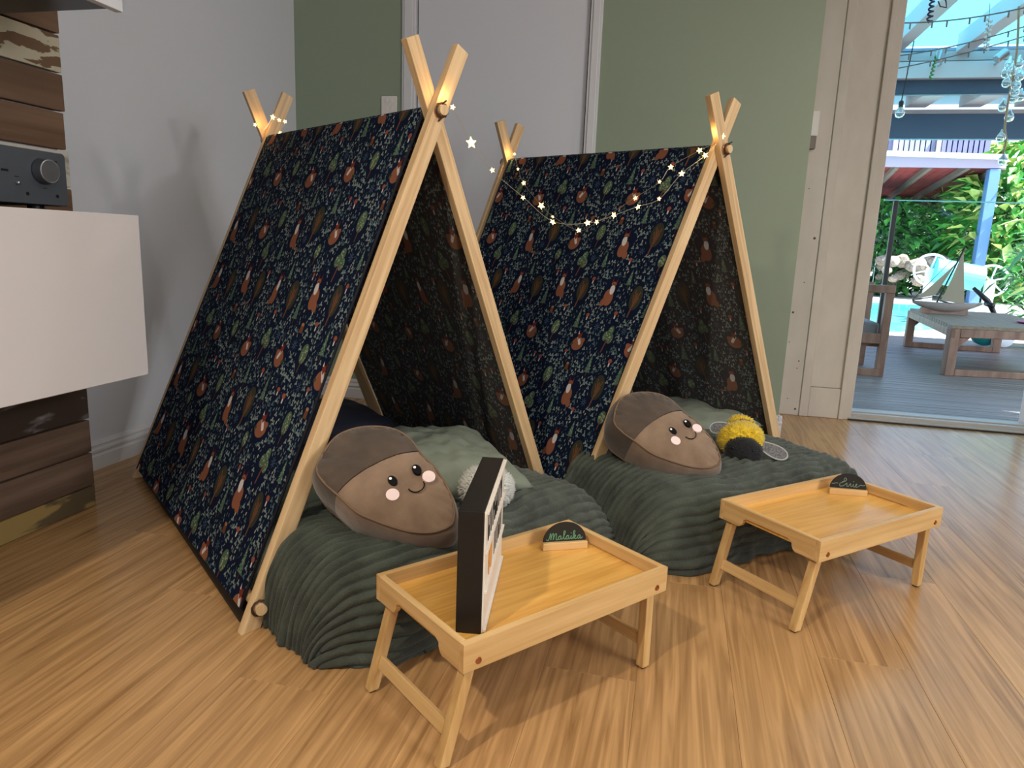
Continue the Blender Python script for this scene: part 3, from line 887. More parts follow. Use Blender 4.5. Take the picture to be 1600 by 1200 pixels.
def pillow(name, c, xdir, ydir, nrm, wx, wy, th, mt, seed, cr_=0.012, ps=2.6):
    xdir, ydir, nrm = V(xdir).normalized(), V(ydir).normalized(), V(nrm).normalized()
    n = 44
    def f(u, v, s):
        a, b = 2 * u - 1, 2 * v - 1
        k = max(0.0, (1 - abs(a) ** ps) * (1 - abs(b) ** ps)) ** 0.45
        pin = 1 - 0.05 * (abs(a * b) < 0.0) - 0.07 * (1 - abs(b) ** 2) * abs(a) ** 6
        x_ = a * wx / 2 * (1 - 0.06 * (1 - b * b)); y_ = b * wy / 2 * (1 - 0.06 * (1 - a * a))
        nz = noise.noise(V((a * 2.3 + seed, b * 2.3, s * 3))) * 1.2 + 0.6 * noise.noise(V((a * 6 + seed, b * 6, s)))
        return V((x_, y_, s * (th / 2 * k + cr_ * nz * min(1, k * 2))))
    m = MB(); m.grid(n, n, lambda u, v: f(u, v, 1)); n1 = len(m.v); m.grid(n, n, lambda u, v: f(u, v, -1), flip=True)
    M = frame_M(c, xdir, ydir, nrm)
    me = m.mesh(name, mt, True)
    bm = bmesh.new(); bm.from_mesh(me); bmesh.ops.remove_doubles(bm, verts=bm.verts, dist=0.0006); bmesh.ops.recalc_face_normals(bm, faces=bm.faces); bm.to_mesh(me); bm.free()
    return link(bpy.data.objects.new(name, me), None, M)

eA, dA = FA['e'], FA['d']
o = pillow('pillow', V((-0.655, 1.84, 0.236)), (0.84, 0.54, 0.0), (-0.54, 0.84, 0.0), (0.0, 0.0, 1), 0.42, 0.56, 0.13, M_sage, 3.0, 0.014)
tag(o, 'sage green pillow behind the acorn cushion in the tent nearer the grey side wall', 'pillow', 'sage tent pillows')
o = pillow('pillow', V((-0.01, 2.70, 0.218)), (0.70, 0.71, 0.0), (-0.71, 0.70, 0.0), (0.0, 0.0, 1), 0.58, 0.46, 0.12, M_sage, 9.0, 0.012)
tag(o, 'sage green pillow behind the acorn cushion in the tent nearer the glass door', 'pillow', 'sage tent pillows')

def sheet(F, e0, e1, q0, q1, z, seed, label, pts_drop=0.10):
    m = MB()
    def f(u, v):
        e = e0 + (e1 - e0) * u; q = q0 + (q1 - q0) * v
        zz = z + 0.008 * noise.noise(V((e * 9, q * 9, seed)))
        if u < 0.12: zz -= pts_drop * ((0.12 - u) / 0.12) ** 1.6
        if u > 0.9: zz -= 0.04 * ((u - 0.9) / 0.1)
        return local(F, e + 0.01 * noise.noise(V((q * 20, seed, 0))), q, zz)
    m.grid(40, 30, f); n1 = len(m.v)
    o = m.build('bed_sheet', M_sage, None, smooth=True)
    sm = o.modifiers.new('thick', 'SOLIDIFY'); sm.thickness = 0.004
    return tag(o, label, 'sheet', 'sage bed sheets')
sheet(FA, -0.40, 0.34, 0.03, -0.42, 0.178, 4.0, 'sage green sheet over the mattress in the tent nearer the grey side wall')
sheet(FC, -0.38, 0.34, 0.03, -0.42, 0.178, 6.0, 'sage green sheet over the mattress in the tent nearer the glass door')

# navy sleeping cover bunched at the far end of the big tent
m = MB()
cc = FB_['c'] - FB_['d'] * 0.22
def nf(u, v):
    a, b = 2 * u - 1, 2 * v - 1
    k = max(0, (1 - a ** 4) * (1 - b ** 4)) ** 0.5
    p = cc + FB_['e'] * a * 0.33 + FB_['d'] * b * 0.22
    return V((p.x, p.y, 0.165 + k * (0.075 + 0.03 * noise.noise(V((a * 2, b * 2, 5))))))
m.grid(30, 24, nf); o = m.build('quilt', M_navy, None, smooth=True)
sm = o.modifiers.new('thick', 'SOLIDIFY'); sm.thickness = 0.012
tag(o, 'dark navy quilt bunched at the back of the tent nearer the grey side wall', 'quilt')

# ================================================================== ACORN CUSHIONS
NA, RA, UA = V((0.25115713, -0.59168911, 0.76604444)), V((0.67577939, 0.67378005, 0.29890242)), V((-0.69300277, 0.44260558, 0.56907597))
OUT = [[-0.1432, 0.052], [-0.1261, -0.0056], [-0.1039, -0.0391], [-0.0794, -0.0703], [-0.0501, -0.1007], [-0.0165, -0.1232], [0.01, -0.1314], [0.0339, -0.131], [0.0493, -0.1185], [0.0601, -0.0977], [0.0686, -0.075], [0.0735, -0.0499], [0.0751, -0.0187], [0.0739, 0.0167], [0.0658, 0.0526], [0.0648, 0.0811], [0.0613, 0.1115], [0.0473, 0.1416], [0.0255, 0.1636], [0.0004, 0.179], [-0.027, 0.1895], [-0.0539, 0.1936], [-0.0822, 0.1904], [-0.1133, 0.1733], [-0.1382, 0.1518], [-0.1558, 0.129], [-0.1558, 0.0956]]
def smooth_loop(pts, n):
    P_ = [V((a, b)) for a, b in pts]; K = len(P_); out = []
    for i in range(n):
        t = i * K / n; k = int(t); f = t - k
        a, b, c, d = P_[(k - 1) % K], P_[k % K], P_[(k + 1) % K], P_[(k + 2) % K]
        out.append(0.5 * ((2 * b) + (c - a) * f + (2 * a - 5 * b + 4 * c - d) * f * f + (3 * b - a - 3 * c + d) * f ** 3))
    return out
def make_acorn(M, label):
    root = empty('acorn_cushion', M=M); tag(root, label, 'cushion', 'brown acorn cushions')
    n = 108
    loop = smooth_loop(OUT, n)
    cx, cy = -0.045, 0.03
    TH = 0.105
    vs, fs = [], []
    rings = [(r, 1) for r in (0.0, 0.12, 0.25, 0.38, 0.5, 0.62, 0.73, 0.83, 0.9, 0.95, 0.985, 1.0)]
    def bulge(r): return 0.020 * (1 - r ** 3)
    def pt(r, k, z, wr=0):
        p = loop[k % n]; x_, y_ = cx + (p.x - cx) * r, cy + (p.y - cy) * r
        return V((x_, y_, z + wr))
    layers = []
    for r, _ in rings[1:]:
        layers.append([pt(r, k, bulge(r) + 0.003 * noise.noise(V((loop[k].x * r * 38, loop[k].y * r * 38, 2))) * (1 if r < 0.97 else 0.2) + (0.0022 * math.sin(k * 1.5 + 4 * noise.noise(V((k * 0.2, 0, 0)))) * max(0, r - 0.7) * 3 if r < 1 else 0)) for k in range(n)])
    for t in (0.06, 0.15, 0.3, 0.45, 0.6, 0.75, 0.88, 0.96):
        o_ = 1 + 0.10 * math.sin(PI * min(1, t * 1.0)) ** 0.7
        layers.append([pt(o_, k, -TH * t + 0.002 * noise.noise(V((loop[k].x * 30, loop[k].y * 30, t * 5)))) for k in range(n)])
    for r in (1.0, 0.9, 0.7, 0.4, 0.1):
        layers.append([pt(r, k, -TH - 0.02 * (1 - r * r)) for k in range(n)])
    vs = [V((cx, cy, bulge(0)))]
    for l in layers: vs += l
    fs = [[0, 1 + k, 1 + (k + 1) % n] for k in range(n)]
    for j in range(len(layers) - 1):
        for k in range(n):
            a, b = 1 + j * n + k, 1 + j * n + (k + 1) % n
            fs.append([a, a + n, b + n, b])
    base = 1 + (len(layers) - 1) * n
    fs.append([base + k for k in range(n)])
    me0 = bpy.data.meshes.new('tmp'); me0.from_pydata([tuple(v) for v in vs], [], fs)
    p1, p2 = V((-0.1395, 0.0536, 0)), V((0.0517, 0.0662, 0))
    dr = (p2 - p1).normalized(); nn = V((-dr.y, dr.x, 0))
    def seamoff(x_): return 0.012 * (1 - ((x_ - cx) / 0.1) ** 2)
    for nm, mt, keep in (('nut', M_acorn, -1), ('cap', M_acorn_cap, 1)):
        bm = bmesh.new(); bm.from_mesh(me0)
        bmesh.ops.recalc_face_normals(bm, faces=bm.faces)
        for v in bm.verts: v.co.y -= seamoff(v.co.x)
        g = bm.verts[:] + bm.edges[:] + bm.faces[:]
        bmesh.ops.bisect_plane(bm, geom=g, plane_co=p1, plane_no=nn, clear_inner=(keep > 0), clear_outer=(keep < 0))
        for v in bm.verts: v.co.y += seamoff(v.co.x)
        if keep > 0:
            for v in bm.verts:
                v.co.z += 0.003 if v.co.z > 0 else 0
        me = bpy.data.meshes.new(nm); bm.to_mesh(me); bm.free()
        me.materials.append(mt); me.polygons.foreach_set('use_smooth', [True] * len(me.polygons))
        link(bpy.data.objects.new(nm, me), root, M)
    m = MB(); m.tube([V((p.x * 1.0, p.y, 0.0008)) + V((0.0, 0, 0)) for p in loop], 0.0028, 7, closed=True); m.build('piping', M_piping, root, M=M, smooth=True)
    m = MB(); m.tube([V((cx + (p.x - cx) * 1.01, cy + (p.y - cy) * 1.01, -TH)) for p in loop], 0.0028, 7, closed=True); m.build('piping', M_piping, root, M=M, smooth=True)
    def disc(nm, x_, y_, a, b, mt, z=0.0225, h=0.0012):
        m = MB(); m.prism([(x_ + a * math.cos(t * PI / 14), y_ + b * math.sin(t * PI / 14)) for t in range(28)], z - 0.006, z + h)
        return m.build(nm, mt, root, M=M)
    for ex in (-0.0298, 0.0300):
        e_ = disc('eye', ex, 0.0147, 0.0095, 0.0135, M_eye, 0.0215)
        m = MB(); m.prism([(ex - 0.002 + 0.0032 * math.cos(t * PI / 8), 0.0215 + 0.0032 * math.sin(t * PI / 8)) for t in range(16)], 0.020, 0.0236); m.build('highlight', M_white, e_, M=M)
    disc('cheek', -0.0454, -0.0152, 0.0145, 0.0145, M_cheek, 0.0205); disc('cheek', 0.0446, -0.0132, 0.0145, 0.0145, M_cheek, 0.0205)
    m = MB(); m.tube([V((0.009 + 0.0185 * math.cos(a), -0.020 - 0.0165 * math.sin(a) * 1.0, 0.0222)) for a in [PI - PI * i / 14 for i in range(15)]], 0.0014, 6); m.build('mouth', M_eye, root, M=M)
    return root
MA = frame_M((-0.549, 1.387, 0.325), RA, UA, NA)
ac = make_acorn(MA, 'smiling brown acorn cushion in the tent nearer the grey side wall')
MA2 = frame_M((0.041, 2.077, 0.322), RA, UA, NA)
copy_tree(ac, MA2, 'smiling brown acorn cushion beside the yellow bee')

# ================================================================== FLUFFY PLUSH
def fur_ball(name, c, rx, ry, rz, mt, parent, n=900, l=0.012, w_=0.0022, seed=1, M=None, cond=None, mesh_only=False, curl=0.5):
    rnd = random.Random(seed); m = MB()
    prof = []
    c = V(c)
    N1, N2 = 20, 12
    def f(u, v):
        a, b = 2 * PI * u, PI * v
        k = 1 + 0.05 * noise.noise(V((a * 1.5, b * 2, seed)))
        return c + V((rx * k * math.sin(b) * math.cos(a), ry * k * math.sin(b) * math.sin(a), -rz * k * math.cos(b)))
    m.grid(N1, N2, f)
    for i in range(n):
        z = rnd.uniform(-1, 1); a = rnd.uniform(0, 2 * PI); r = math.sqrt(1 - z * z)
        d = V((r * math.cos(a), r * math.sin(a), z))
        if cond and not cond(d): continue
        p = c + V((d.x * rx, d.y * ry, d.z * rz))
        t = d.orthogonal().normalized(); t.rotate(Matrix.Rotation(rnd.uniform(0, 6.28), 3, d))
        b = d.cross(t)
        tip = p + d * l * rnd.uniform(0.6, 1.1) + t * l * curl * rnd.uniform(-1, 1)
        m.add([p - b * w_ - d * 0.002, p + b * w_ - d * 0.002, p + t * w_ - d * 0.002, tip], [[0, 1, 3], [1, 2, 3], [2, 0, 3]])
    if M: return m.build(name, mt, parent, smooth=True, M=M)
    return m.build(name, mt, parent, smooth=True, loc=c - V((0, 0, rz)))
c0 = V((-0.425, 1.60, 0.262))
r_ = empty('fluffy_toy', (c0.x, c0.y, 0.215)); tag(r_, 'fluffy white plush toy behind the black lightbox', 'plush toy')
fur_ball('body', c0, 0.062, 0.062, 0.05, M_fluff, r_, n=2400, l=0.012, w_=0.0035, seed=5, curl=0.9)
fur_ball('head', c0 + V((0.02, 0.04, -0.008)), 0.036, 0.034, 0.034, M_fluff, r_, n=900, l=0.010, w_=0.0033, seed=6, curl=0.9)

# bee: round black face seen from the front, yellow ruff behind it, striped body, wings
bc = V((0.235, 2.262, 0.262))
bd = (CAM - bc); bd.z = 0.06; bd.normalize()
bs = V((-bd.y, bd.x, 0)).normalized(); bu = bs.cross(bd) * -1
if bu.z < 0: bu = -bu
bd2 = -bd; Mb = frame_M(bc, bs, bd2, bs.cross(bd2))
r_ = empty('bee_toy', (bc.x, bc.y, 0.2)); tag(r_, 'yellow and black plush bee beside the acorn cushion', 'plush toy')
sx = 1
fur_ball('body', V((0, 0.050, 0.012)), 0.058, 0.060, 0.046, M_yellow, r_, n=3800, l=0.012, w_=0.0030, seed=8, M=Mb, curl=1.0)
fur_ball('ruff', V((-0.008, 0.004, 0.010)), 0.064, 0.028, 0.050, M_yellow, r_, n=3000, l=0.011, w_=0.0030, seed=9, M=Mb, curl=1.0)
fur_ball('face', V((0.006, -0.022, -0.016)), 0.057, 0.042, 0.046, M_blackfur, r_, n=1500, l=0.004, w_=0.0018, seed=10, M=Mb)
fur_ball('stripe', V((0.0, 0.100, 0.014)), 0.054, 0.018, 0.044, M_blackfur, r_, n=700, l=0.008, w_=0.0025, seed=11, M=Mb)
fur_ball('tail', V((-0.01, 0.125, 0.026)), 0.045, 0.022, 0.040, M_yellow, r_, n=900, l=0.010, w_=0.003, seed=12, M=Mb)
for s in (-1, 1):
    m = MB(); m.lathe([(0.0001, 0.0045), (0.003, 0.0035), (0.0045, 0.0)], 10, Matrix.Translation((0.004 + s * 0.030, -0.056, -0.002)) @ Matrix.Rotation(PI / 2, 4, 'X')); m.build('eye', M_black_gloss, r_, M=Mb, smooth=True)
def wing(sgn, base, tip, wd, M):
    base, tip = V(base), V(tip); ax = (tip - base); L = ax.length; ax.normalize(); sd = ax.cross(V((0, -0.8, 0.6))).normalized(); nn = ax.cross(sd)
    pts = []
    for i in range(24):
        a = 2 * PI * i / 24
        t = 0.5 - 0.5 * math.cos(a)
        ww = wd * (math.sin(a)) * (0.45 + 0.65 * t)
        pts.append(base + ax * (L * t) + sd * ww)
    m = MB(); m.add([p + nn * 0.001 for p in pts] + [p - nn * 0.001 for p in pts], [list(range(24)), list(range(24, 48))[::-1]] + [[i, (i + 1) % 24, 24 + (i + 1) % 24, 24 + i][::-1] for i in range(24)])
    wg = m.build('wing', M_net, r_, M=M)
    m = MB(); m.tube(pts, 0.0022, 5, closed=True); m.build('wing_rim', mat('pale_wing_edge', srgb(176, 178, 176), 0.5), wg, M=M, smooth=True)
wing(1, (0.035, 0.01, 0.012), (0.135, -0.02, -0.020), 0.026, Mb)
wing(-1, (-0.03, 0.05, 0.045), (-0.105, 0.04, 0.030), 0.024, Mb)

# ================================================================== TRAY TABLES
TL_, TW_, TZ = 0.50, 0.298, 0.2277
RH, RT = 0.052, 0.013       # rim height / thickness
def make_tray(F, a, label):
    "F = front corner of the rim; x along the long side, y across"
    ex, ey = V((math.cos(a), math.sin(a), 0)), V((-math.sin(a), math.cos(a), 0))
    M = frame_M(V((F[0], F[1], 0)), ex, ey, (0, 0, 1))
    t = empty('bed_tray', M=M); tag(t, label, 'tray table', 'bamboo folding trays')
    W = M
    zt, zb_ = TZ, TZ - RH
    m = MB(); m.box((RT * .6, RT * .6, zt - 0.036), (TL_ - RT * .6, TW_ - RT * .6, zt - 0.027)); m.build('tray_top', M_bamboo_top, t, M=W)
    for y0 in (0, TW_ - RT):       # long rims
        m = MB(); m.box((0, y0, zb_), (TL_, y0 + RT, zt)); m.build('rim', M_bamboo_x, t, M=W, bevel=0.0015, seg=2)
    # short rims with the scooped lower edge
    for x0 in (0, TL_ - RT):
        pts = [(RT, zt), (RT, zb_ - 0.0), (0.062, zb_)]
        for k in range(6):
            a_ = PI / 2 * k / 5
            pts.append((0.062 + 0.014 * math.sin(a_) * 1.0, zb_ + 0.020 * (1 - math.cos(a_)) * 1.0))
        q = [(TW_ - p[0], p[1]) for p in pts[::-1]]
        pts = pts + [(0.088, zb_ + 0.026)] + [(TW_ - 0.088, zb_ + 0.026)] + q
        # quads instead of one concave face
        m = MB()
        top = [(p[0], zt) for p in pts]
        vs = []
        for p, tp in zip(pts[1:-1], top[1:-1]):
            vs += [V((x0, p[0], p[1])), V((x0, tp[0], tp[1])), V((x0 + RT, tp[0], tp[1])), V((x0 + RT, p[0], p[1]))]
        n = len(vs) // 4; fs = []
        for i in range(n - 1):
            for k in range(4): fs.append([i * 4 + k, i * 4 + (k + 1) % 4, (i + 1) * 4 + (k + 1) % 4, (i + 1) * 4 + k])
        fs += [[0, 1, 2, 3], [(n - 1) * 4 + k for k in (3, 2, 1, 0)]]
        m.add(vs, fs)
        o = m.build('end_rim', M_bamboo_y, t, M=W, bevel=0.0012)
    # legs: splayed outwards past the ends
    for sx in (-1, 1):
        xt = 0.030 if sx < 0 else TL_ - 0.030
        xb = xt + sx * 0.052 if sx < 0 else xt + 0.012
        if sx > 0: xb = xt + 0.004
        for y0 in (RT + 0.001, TW_ - RT - 0.021):
            m = MB()
            hw = 0.0105
            ztop = TZ - 0.037
            p = []
            for (zz, xx) in ((0.004, xb), (ztop, xt)):
                p += [V((xx - hw, y0, zz)), V((xx + hw, y0, zz)), V((xx + hw, y0 + 0.020, zz)), V((xx - hw, y0 + 0.020, zz))]
            m.hexa(p)
            lg = m.build('leg', M_bamboo_z, t, M=W, bevel=0.0035, seg=2)
            m = MB(); m.box((xb - 0.006, y0 + 0.004, 0), (xb + 0.006, y0 + 0.016, 0.0045)); m.build('foot_pad', M_black, lg, M=W)
        # cross bar
        k = 0.30
        xx = xb + (xt - xb) * k; zz = 0.004 + (TZ - 0.04) * k
        m = MB()
        b0 = V((xx + (-0.006 if sx < 0 else -0.004), RT + 0.021, 0)); 
        ax = V((xt - xb, 0, TZ - 0.04)).normalized(); nx = V((ax.z, 0, -ax.x))
        c_ = V((xx, 0, zz))
        p = []
        for yy in (RT + 0.020, TW_ - RT - 0.020):
            for (u_, v_) in ((-0.0045, -0.013), (0.0045, -0.013), (0.0045, 0.013), (-0.0045, 0.013)):
                q = c_ + nx * u_ + ax * v_; p.append(V((q.x, yy, q.z)))
        m.hexa(p); m.build('stretcher', M_bamboo_y, t, M=W, bevel=0.001)
    # screws in the long sides and finger joints
    for xx in (0.030, TL_ - 0.030):
        for yy, dr in ((-0.0002, -1), (TW_ + 0.0002, 1)):
            Ms = frame_M((xx, yy, TZ - 0.037), (1, 0, 0), (0, 0, dr * -1), (0, dr, 0))
            m = MB(); m.lathe([(0.0062, 0), (0.0058, 0.0012), (0.0032, 0.0013), (0.0028, 0.0004)], 16, Ms); m.build('screw', M_steel_scr, t, M=W)
    return t, M
tray1, MT1 = make_tray((-0.2868, 0.9707), 0.8995, 'bamboo folding tray table holding the black lightbox')
tray2, MT2 = make_tray((0.3571, 1.6013), 0.7665, 'bamboo folding tray table without a lightbox')
TT = TZ - 0.027            # tray surface

# lightbox: 31 x 22 x 5.5 cm
lx = V((-0.044, 0.304, 0)).normalized()            # along its length
ly = V((lx.y, -lx.x, 0))                            # thickness, towards the white face
ML = frame_M((-0.2815, 1.0525, TT + 0.0002), lx, ly * -1, (0, 0, 1))
lb = empty('cinema_lightbox', M=ML); tag(lb, 'black lightbox with white letter face standing on the bamboo tray', 'lightbox')
LL, LH, LT = 0.303, 0.222, 0.044
m = MB(); m.box((0, 0, 0), (LL, LT, LH)); m.build('case', M_black, lb, M=ML, bevel=0.0022, seg=2)
m = MB(); m.box((0.0015, -0.003, 0.0015), (LL - 0.0015, 0.0005, LH - 0.0015)); fc = m.build('light_panel', M_lightpanel, lb, M=ML, bevel=0.001)
for zz in (0.003, 0.074, 0.146, 0.216):
    m = MB(); m.box((0.003, -0.0075, zz), (LL - 0.003, -0.003, zz + 0.004)); m.build('rail', M_lightpanel, fc, M=ML)
m = MB()
rnd = random.Random(4)
for r0 in (0.080, 0.152):
    x_ = 0.03
    while x_ < LL - 0.04:
        wv = rnd.uniform(0.007, 0.014)
        if not (r0 < 0.1 and x_ < 0.13): m.box((x_, -0.0042, r0 + 0.006), (x_ + wv * 0.45, -0.0035, r0 + 0.052))
        if not (r0 < 0.1 and x_ < 0.13) and rnd.random() < 0.5: m.box((x_, -0.0042, r0 + rnd.choice((0.006, 0.026, 0.047))), (x_ + wv * 1.2, -0.0035, r0 + 0.052 if False else r0 + 0.031))
        x_ += wv + 0.013
m.build('lettering', M_letter, fc, M=ML)
m = MB(); m.lathe([(0.022, 0), (0.022, 0.001), (0.016, 0.001)], 20, frame_M((0.075, -0.0035, 0.112), (1, 0, 0), (0, 0, 1), (0, -1, 0)))
m.box((0.055, -0.0045, 0.084), (0.062, -0.0036, 0.14)); m.box((0.085, -0.0045, 0.084), (0.092, -0.0036, 0.14)); m.build('picture_tile', M_orange, fc, M=ML)

# name signs
def stroke(m, pts, z, r, sc, ox, oy):
    P_ = [V((ox + p[0] * sc, oy + p[1] * sc, z)) for p in pts]
    # smooth
    Q = []
    for i in range(len(P_) - 1):
        a, b, c, d = P_[max(i - 1, 0)], P_[i], P_[i + 1], P_[min(i + 2, len(P_) - 1)]
        for k in range(5):
            t = k / 5
            Q.append(0.5 * ((2 * b) + (c - a) * t + (2 * a - 5 * b + 4 * c - d) * t * t + (3 * b - a - 3 * c + d) * t ** 3))
    Q.append(P_[-1])
    m.tube(Q, r, 5)
def name_sign(p0, p1, label, strokes, ink, sc, ox, oy, tilt=0.0, r=0.00105):
    p0, p1 = V(p0), V(p1); ex = (p1 - p0).normalized(); L = (p1 - p0).length
    back = V((-ex.y, ex.x, 0))
    M = frame_M(p0, ex, back, (0, 0, 1))
    t = empty('name_sign', M=M); tag(t, label, 'sign', 'half round name signs')
    m = MB(); m.box((0, 0, 0), (L, 0.018, 0.017)); m.build('stand', M_bamboo_x, t, M=M, bevel=0.001)
    R_ = L / 2 * 0.965
    Mb_ = frame_M(p0 + ex * (L / 2) + back * 0.010 + V((0, 0, 0.0172)), ex, V((0, 0, 1)), -back)
    m = MB(); pts = [(R_ * math.cos(PI * i / 32), R_ * 0.90 * math.sin(PI * i / 32)) for i in range(33)]
    m.prism(pts, -0.0015, 0.0015); b = m.build('board', M_chalk, t, M=Mb_)
    m = MB()
    for s in strokes: stroke(m, s, 0.0016, r, sc, ox, oy)
    m.build('lettering', ink, b, M=Mb_)
    return t
s1a = onz1 = V((-0.243, 1.413, TT)); s1b = V((-0.151, 1.458, TT))
MAL = [
 [(0, .15), (.25, .05), (.42, .4), (.55, 1.0), (.62, .8), (.62, .1), (.72, .6), (.92, 1.02), (1.0, .8), (.98, .1), (1.1, .6), (1.32, .98), (1.42, .8), (1.38, .3), (1.42, .08), (1.6, .12),
  (1.75, .45), (1.95, .62), (2.05, .55), (1.85, .6), (1.68, .35), (1.78, .1), (2.0, .2), (2.06, .55), (2.08, .2), (2.2, .12), (2.4, .4), (2.62, 1.1), (2.55, 1.32), (2.42, 1.15), (2.45, .4), (2.55, .12), (2.72, .2),
  (2.85, .5), (3.1, .62), (2.92, .6), (2.78, .32), (2.9, .1), (3.1, .25), (3.15, .58), (3.16, .2), (3.3, .12), (3.45, .35), (3.52, .6), (3.52, .2), (3.62, .1), (3.8, .4), (4.0, 1.05), (3.95, 1.28), (3.82, 1.1), (3.84, .5), (3.84, .1)],
 [(3.86, .38), (4.05, .62), (4.15, .52), (4.0, .36), (3.9, .34), (4.1, .1), (4.35, .2), (4.5, .5), (4.72, .62), (4.58, .6), (4.42, .34), (4.55, .1), (4.74, .25), (4.8, .58), (4.82, .2), (4.95, .12), (5.15, .35)],
 [(3.44, .92), (3.5, .95), (3.54, .93)]]
name_sign(s1a, s1b, 'half round chalkboard sign reading Malaika on a wooden stand', MAL, M_ink, 0.0162, -0.0425, 0.003)
EVI = [
 [(0, .42), (.35, .4), (.65, .52), (.95, .5)],
 [(2.02, 1.0), (1.95, .85), (1.78, 1.05), (1.85, 1.35), (2.05, 1.4), (2.12, 1.1), (1.85, .82), (1.55, .8), (1.7, .72), (1.3, .55), (1.2, .25), (1.4, .05), (1.8, .15), (2.2, .55), (2.3, .5), (2.3, .15), (2.5, .05), (2.75, .5), (2.85, .5),
  (2.92, .15), (3.05, .08), (3.2, .3), (3.25, .55), (3.3, .15), (3.45, .05), (3.65, .25), (3.8, .5), (3.66, .55), (3.58, .25), (3.75, .05), (4.0, .15), (4.3, .42), (4.6, .38), (4.85, .4), (5.0, .5)],
 [(3.16, .88), (3.24, .92), (3.3, .88)]]
s2a = V((0.459, 2.040, TT)); s2b = V((0.560, 2.050, TT))
name_sign(s2a, s2b, 'half round chalkboard sign reading Evie on a wooden stand', EVI, M_ink2, 0.0180, -0.0455, 0.005)

# ================================================================== FAIRY LIGHTS
def star_mesh(r):
    m = MB()
    n = 10
    rim = [V(((r if i % 2 == 0 else r * 0.48) * math.sin(2 * PI * i / n), (r if i % 2 == 0 else r * 0.48) * math.cos(2 * PI * i / n), 0)) for i in range(n)]
    m.add(rim + [V((0, 0, r * 0.3)), V((0, 0, -r * 0.3))], [[i, (i + 1) % n, n][::-1] for i in range(n)] + [[i, (i + 1) % n, n + 1] for i in range(n)])
    return m.mesh('star', M_star)
SM1, SM2, SM3 = star_mesh(0.016), star_mesh(0.0105), star_mesh(0.0075)
def catmull(P_, k=6):
    Q = []
    for i in range(len(P_) - 1):
        a, b, c, d = P_[max(i - 1, 0)], P_[i], P_[i + 1], P_[min(i + 2, len(P_) - 1)]
        for j in range(k):
            t = j / k
            Q.append(0.5 * ((2 * b) + (c - a) * t + (2 * a - 5 * b + 4 * c - d) * t * t + (3 * b - a - 3 * c + d) * t ** 3))
    Q.append(P_[-1]); return Q
def string(pts, label, sizes, skip=()):
    P_ = [V(p) for p in pts]
    t = empty('fairy_light_string', P_[0]); tag(t, label, 'fairy lights', 'star fairy light strings')
    m = MB(); m.tube(catmull(P_), 0.0008, 4); m.build('wire', M_wire, t)
    rnd = random.Random(len(pts))
    for i, p in enumerate(P_):
        if i in skip: continue
        me = {1: SM1, 2: SM2, 3: SM3}[sizes[i % len(sizes)]]
        tc = (CAM - p).normalized()
        n = (tc + V((rnd.uniform(-.5, .5), rnd.uniform(-.5, .5), rnd.uniform(-.5, .5)))).normalized()
        x_ = n.orthogonal().normalized(); 
        M = frame_M(p + n * 0.003, x_, n.cross(x_), n) @ Matrix.Rotation(rnd.uniform(0, 6), 4, 'Z')
        shared('star', me, t, M)
    return t
S1 = [[-0.587, 1.76, 1.187], [-0.547, 1.8, 1.109], [-0.503, 1.845, 1.046], [-0.432, 1.917, 0.984], [-0.36, 1.989, 0.925], [-0.274, 2.076, 0.926], [-0.205, 2.146, 0.954], [-0.143, 2.208, 0.984], [-0.082, 2.269, 1.012], [-0.022, 2.33, 1.095], [0.046, 2.399, 1.158], [0.094, 2.42, 1.219]]
string(S1, 'star fairy lights strung between the two tent peaks', (3, 1, 3, 3, 2, 2, 2, 2, 3, 2, 2, 2))
S2 = [[-0.735, 3.053, 1.238], [-0.701, 2.991, 1.171], [-0.662, 2.929, 1.109], [-0.556, 2.798, 1.013], [-0.495, 2.729, 0.97], [-0.376, 2.612, 0.917], [-0.306, 2.576, 0.948], [-0.174, 2.524, 1.032], [-0.093, 2.491, 1.083], [-0.061, 2.493, 1.132], [0.028, 2.454, 1.18], [0.079, 2.428, 1.203]]
string(S2, 'star fairy lights lying on the cloth of the tent nearer the glass door', (3, 3, 2, 1, 3, 2, 2, 2, 3, 2, 2, 3))
S3 = [[-1.489, 2.292, 1.234], [-1.467, 2.311, 1.22], [-1.441, 2.332, 1.266], [-1.426, 2.345, 1.259], [-1.411, 2.357, 1.255], [-1.424, 2.347, 1.214]]
S3 = [V(p) + (CAM - V(p)).normalized() * 0.05 for p in S3]
string(S3, 'star fairy lights wound around the far pole crossing by the grey wall', (3, 3, 2, 3, 3, 3), skip=(1,))

for nm, loc in (('fairy_glow_far_left', FB_['X'] + V((0.0, -0.05, 0.05))), ('fairy_glow_near_left', FA['X'] + V((0.035, -0.02, 0.04))), ('fairy_glow_far_right', FD['X'] + V((0.02, -0.05, 0.03))), ('fairy_glow_near_right', FC['X'] + V((-0.03, -0.05, 0.04)))):
    lamp(nm, 'POINT', loc, 0.11, (1.0, 0.62, 0.22), 0.008)

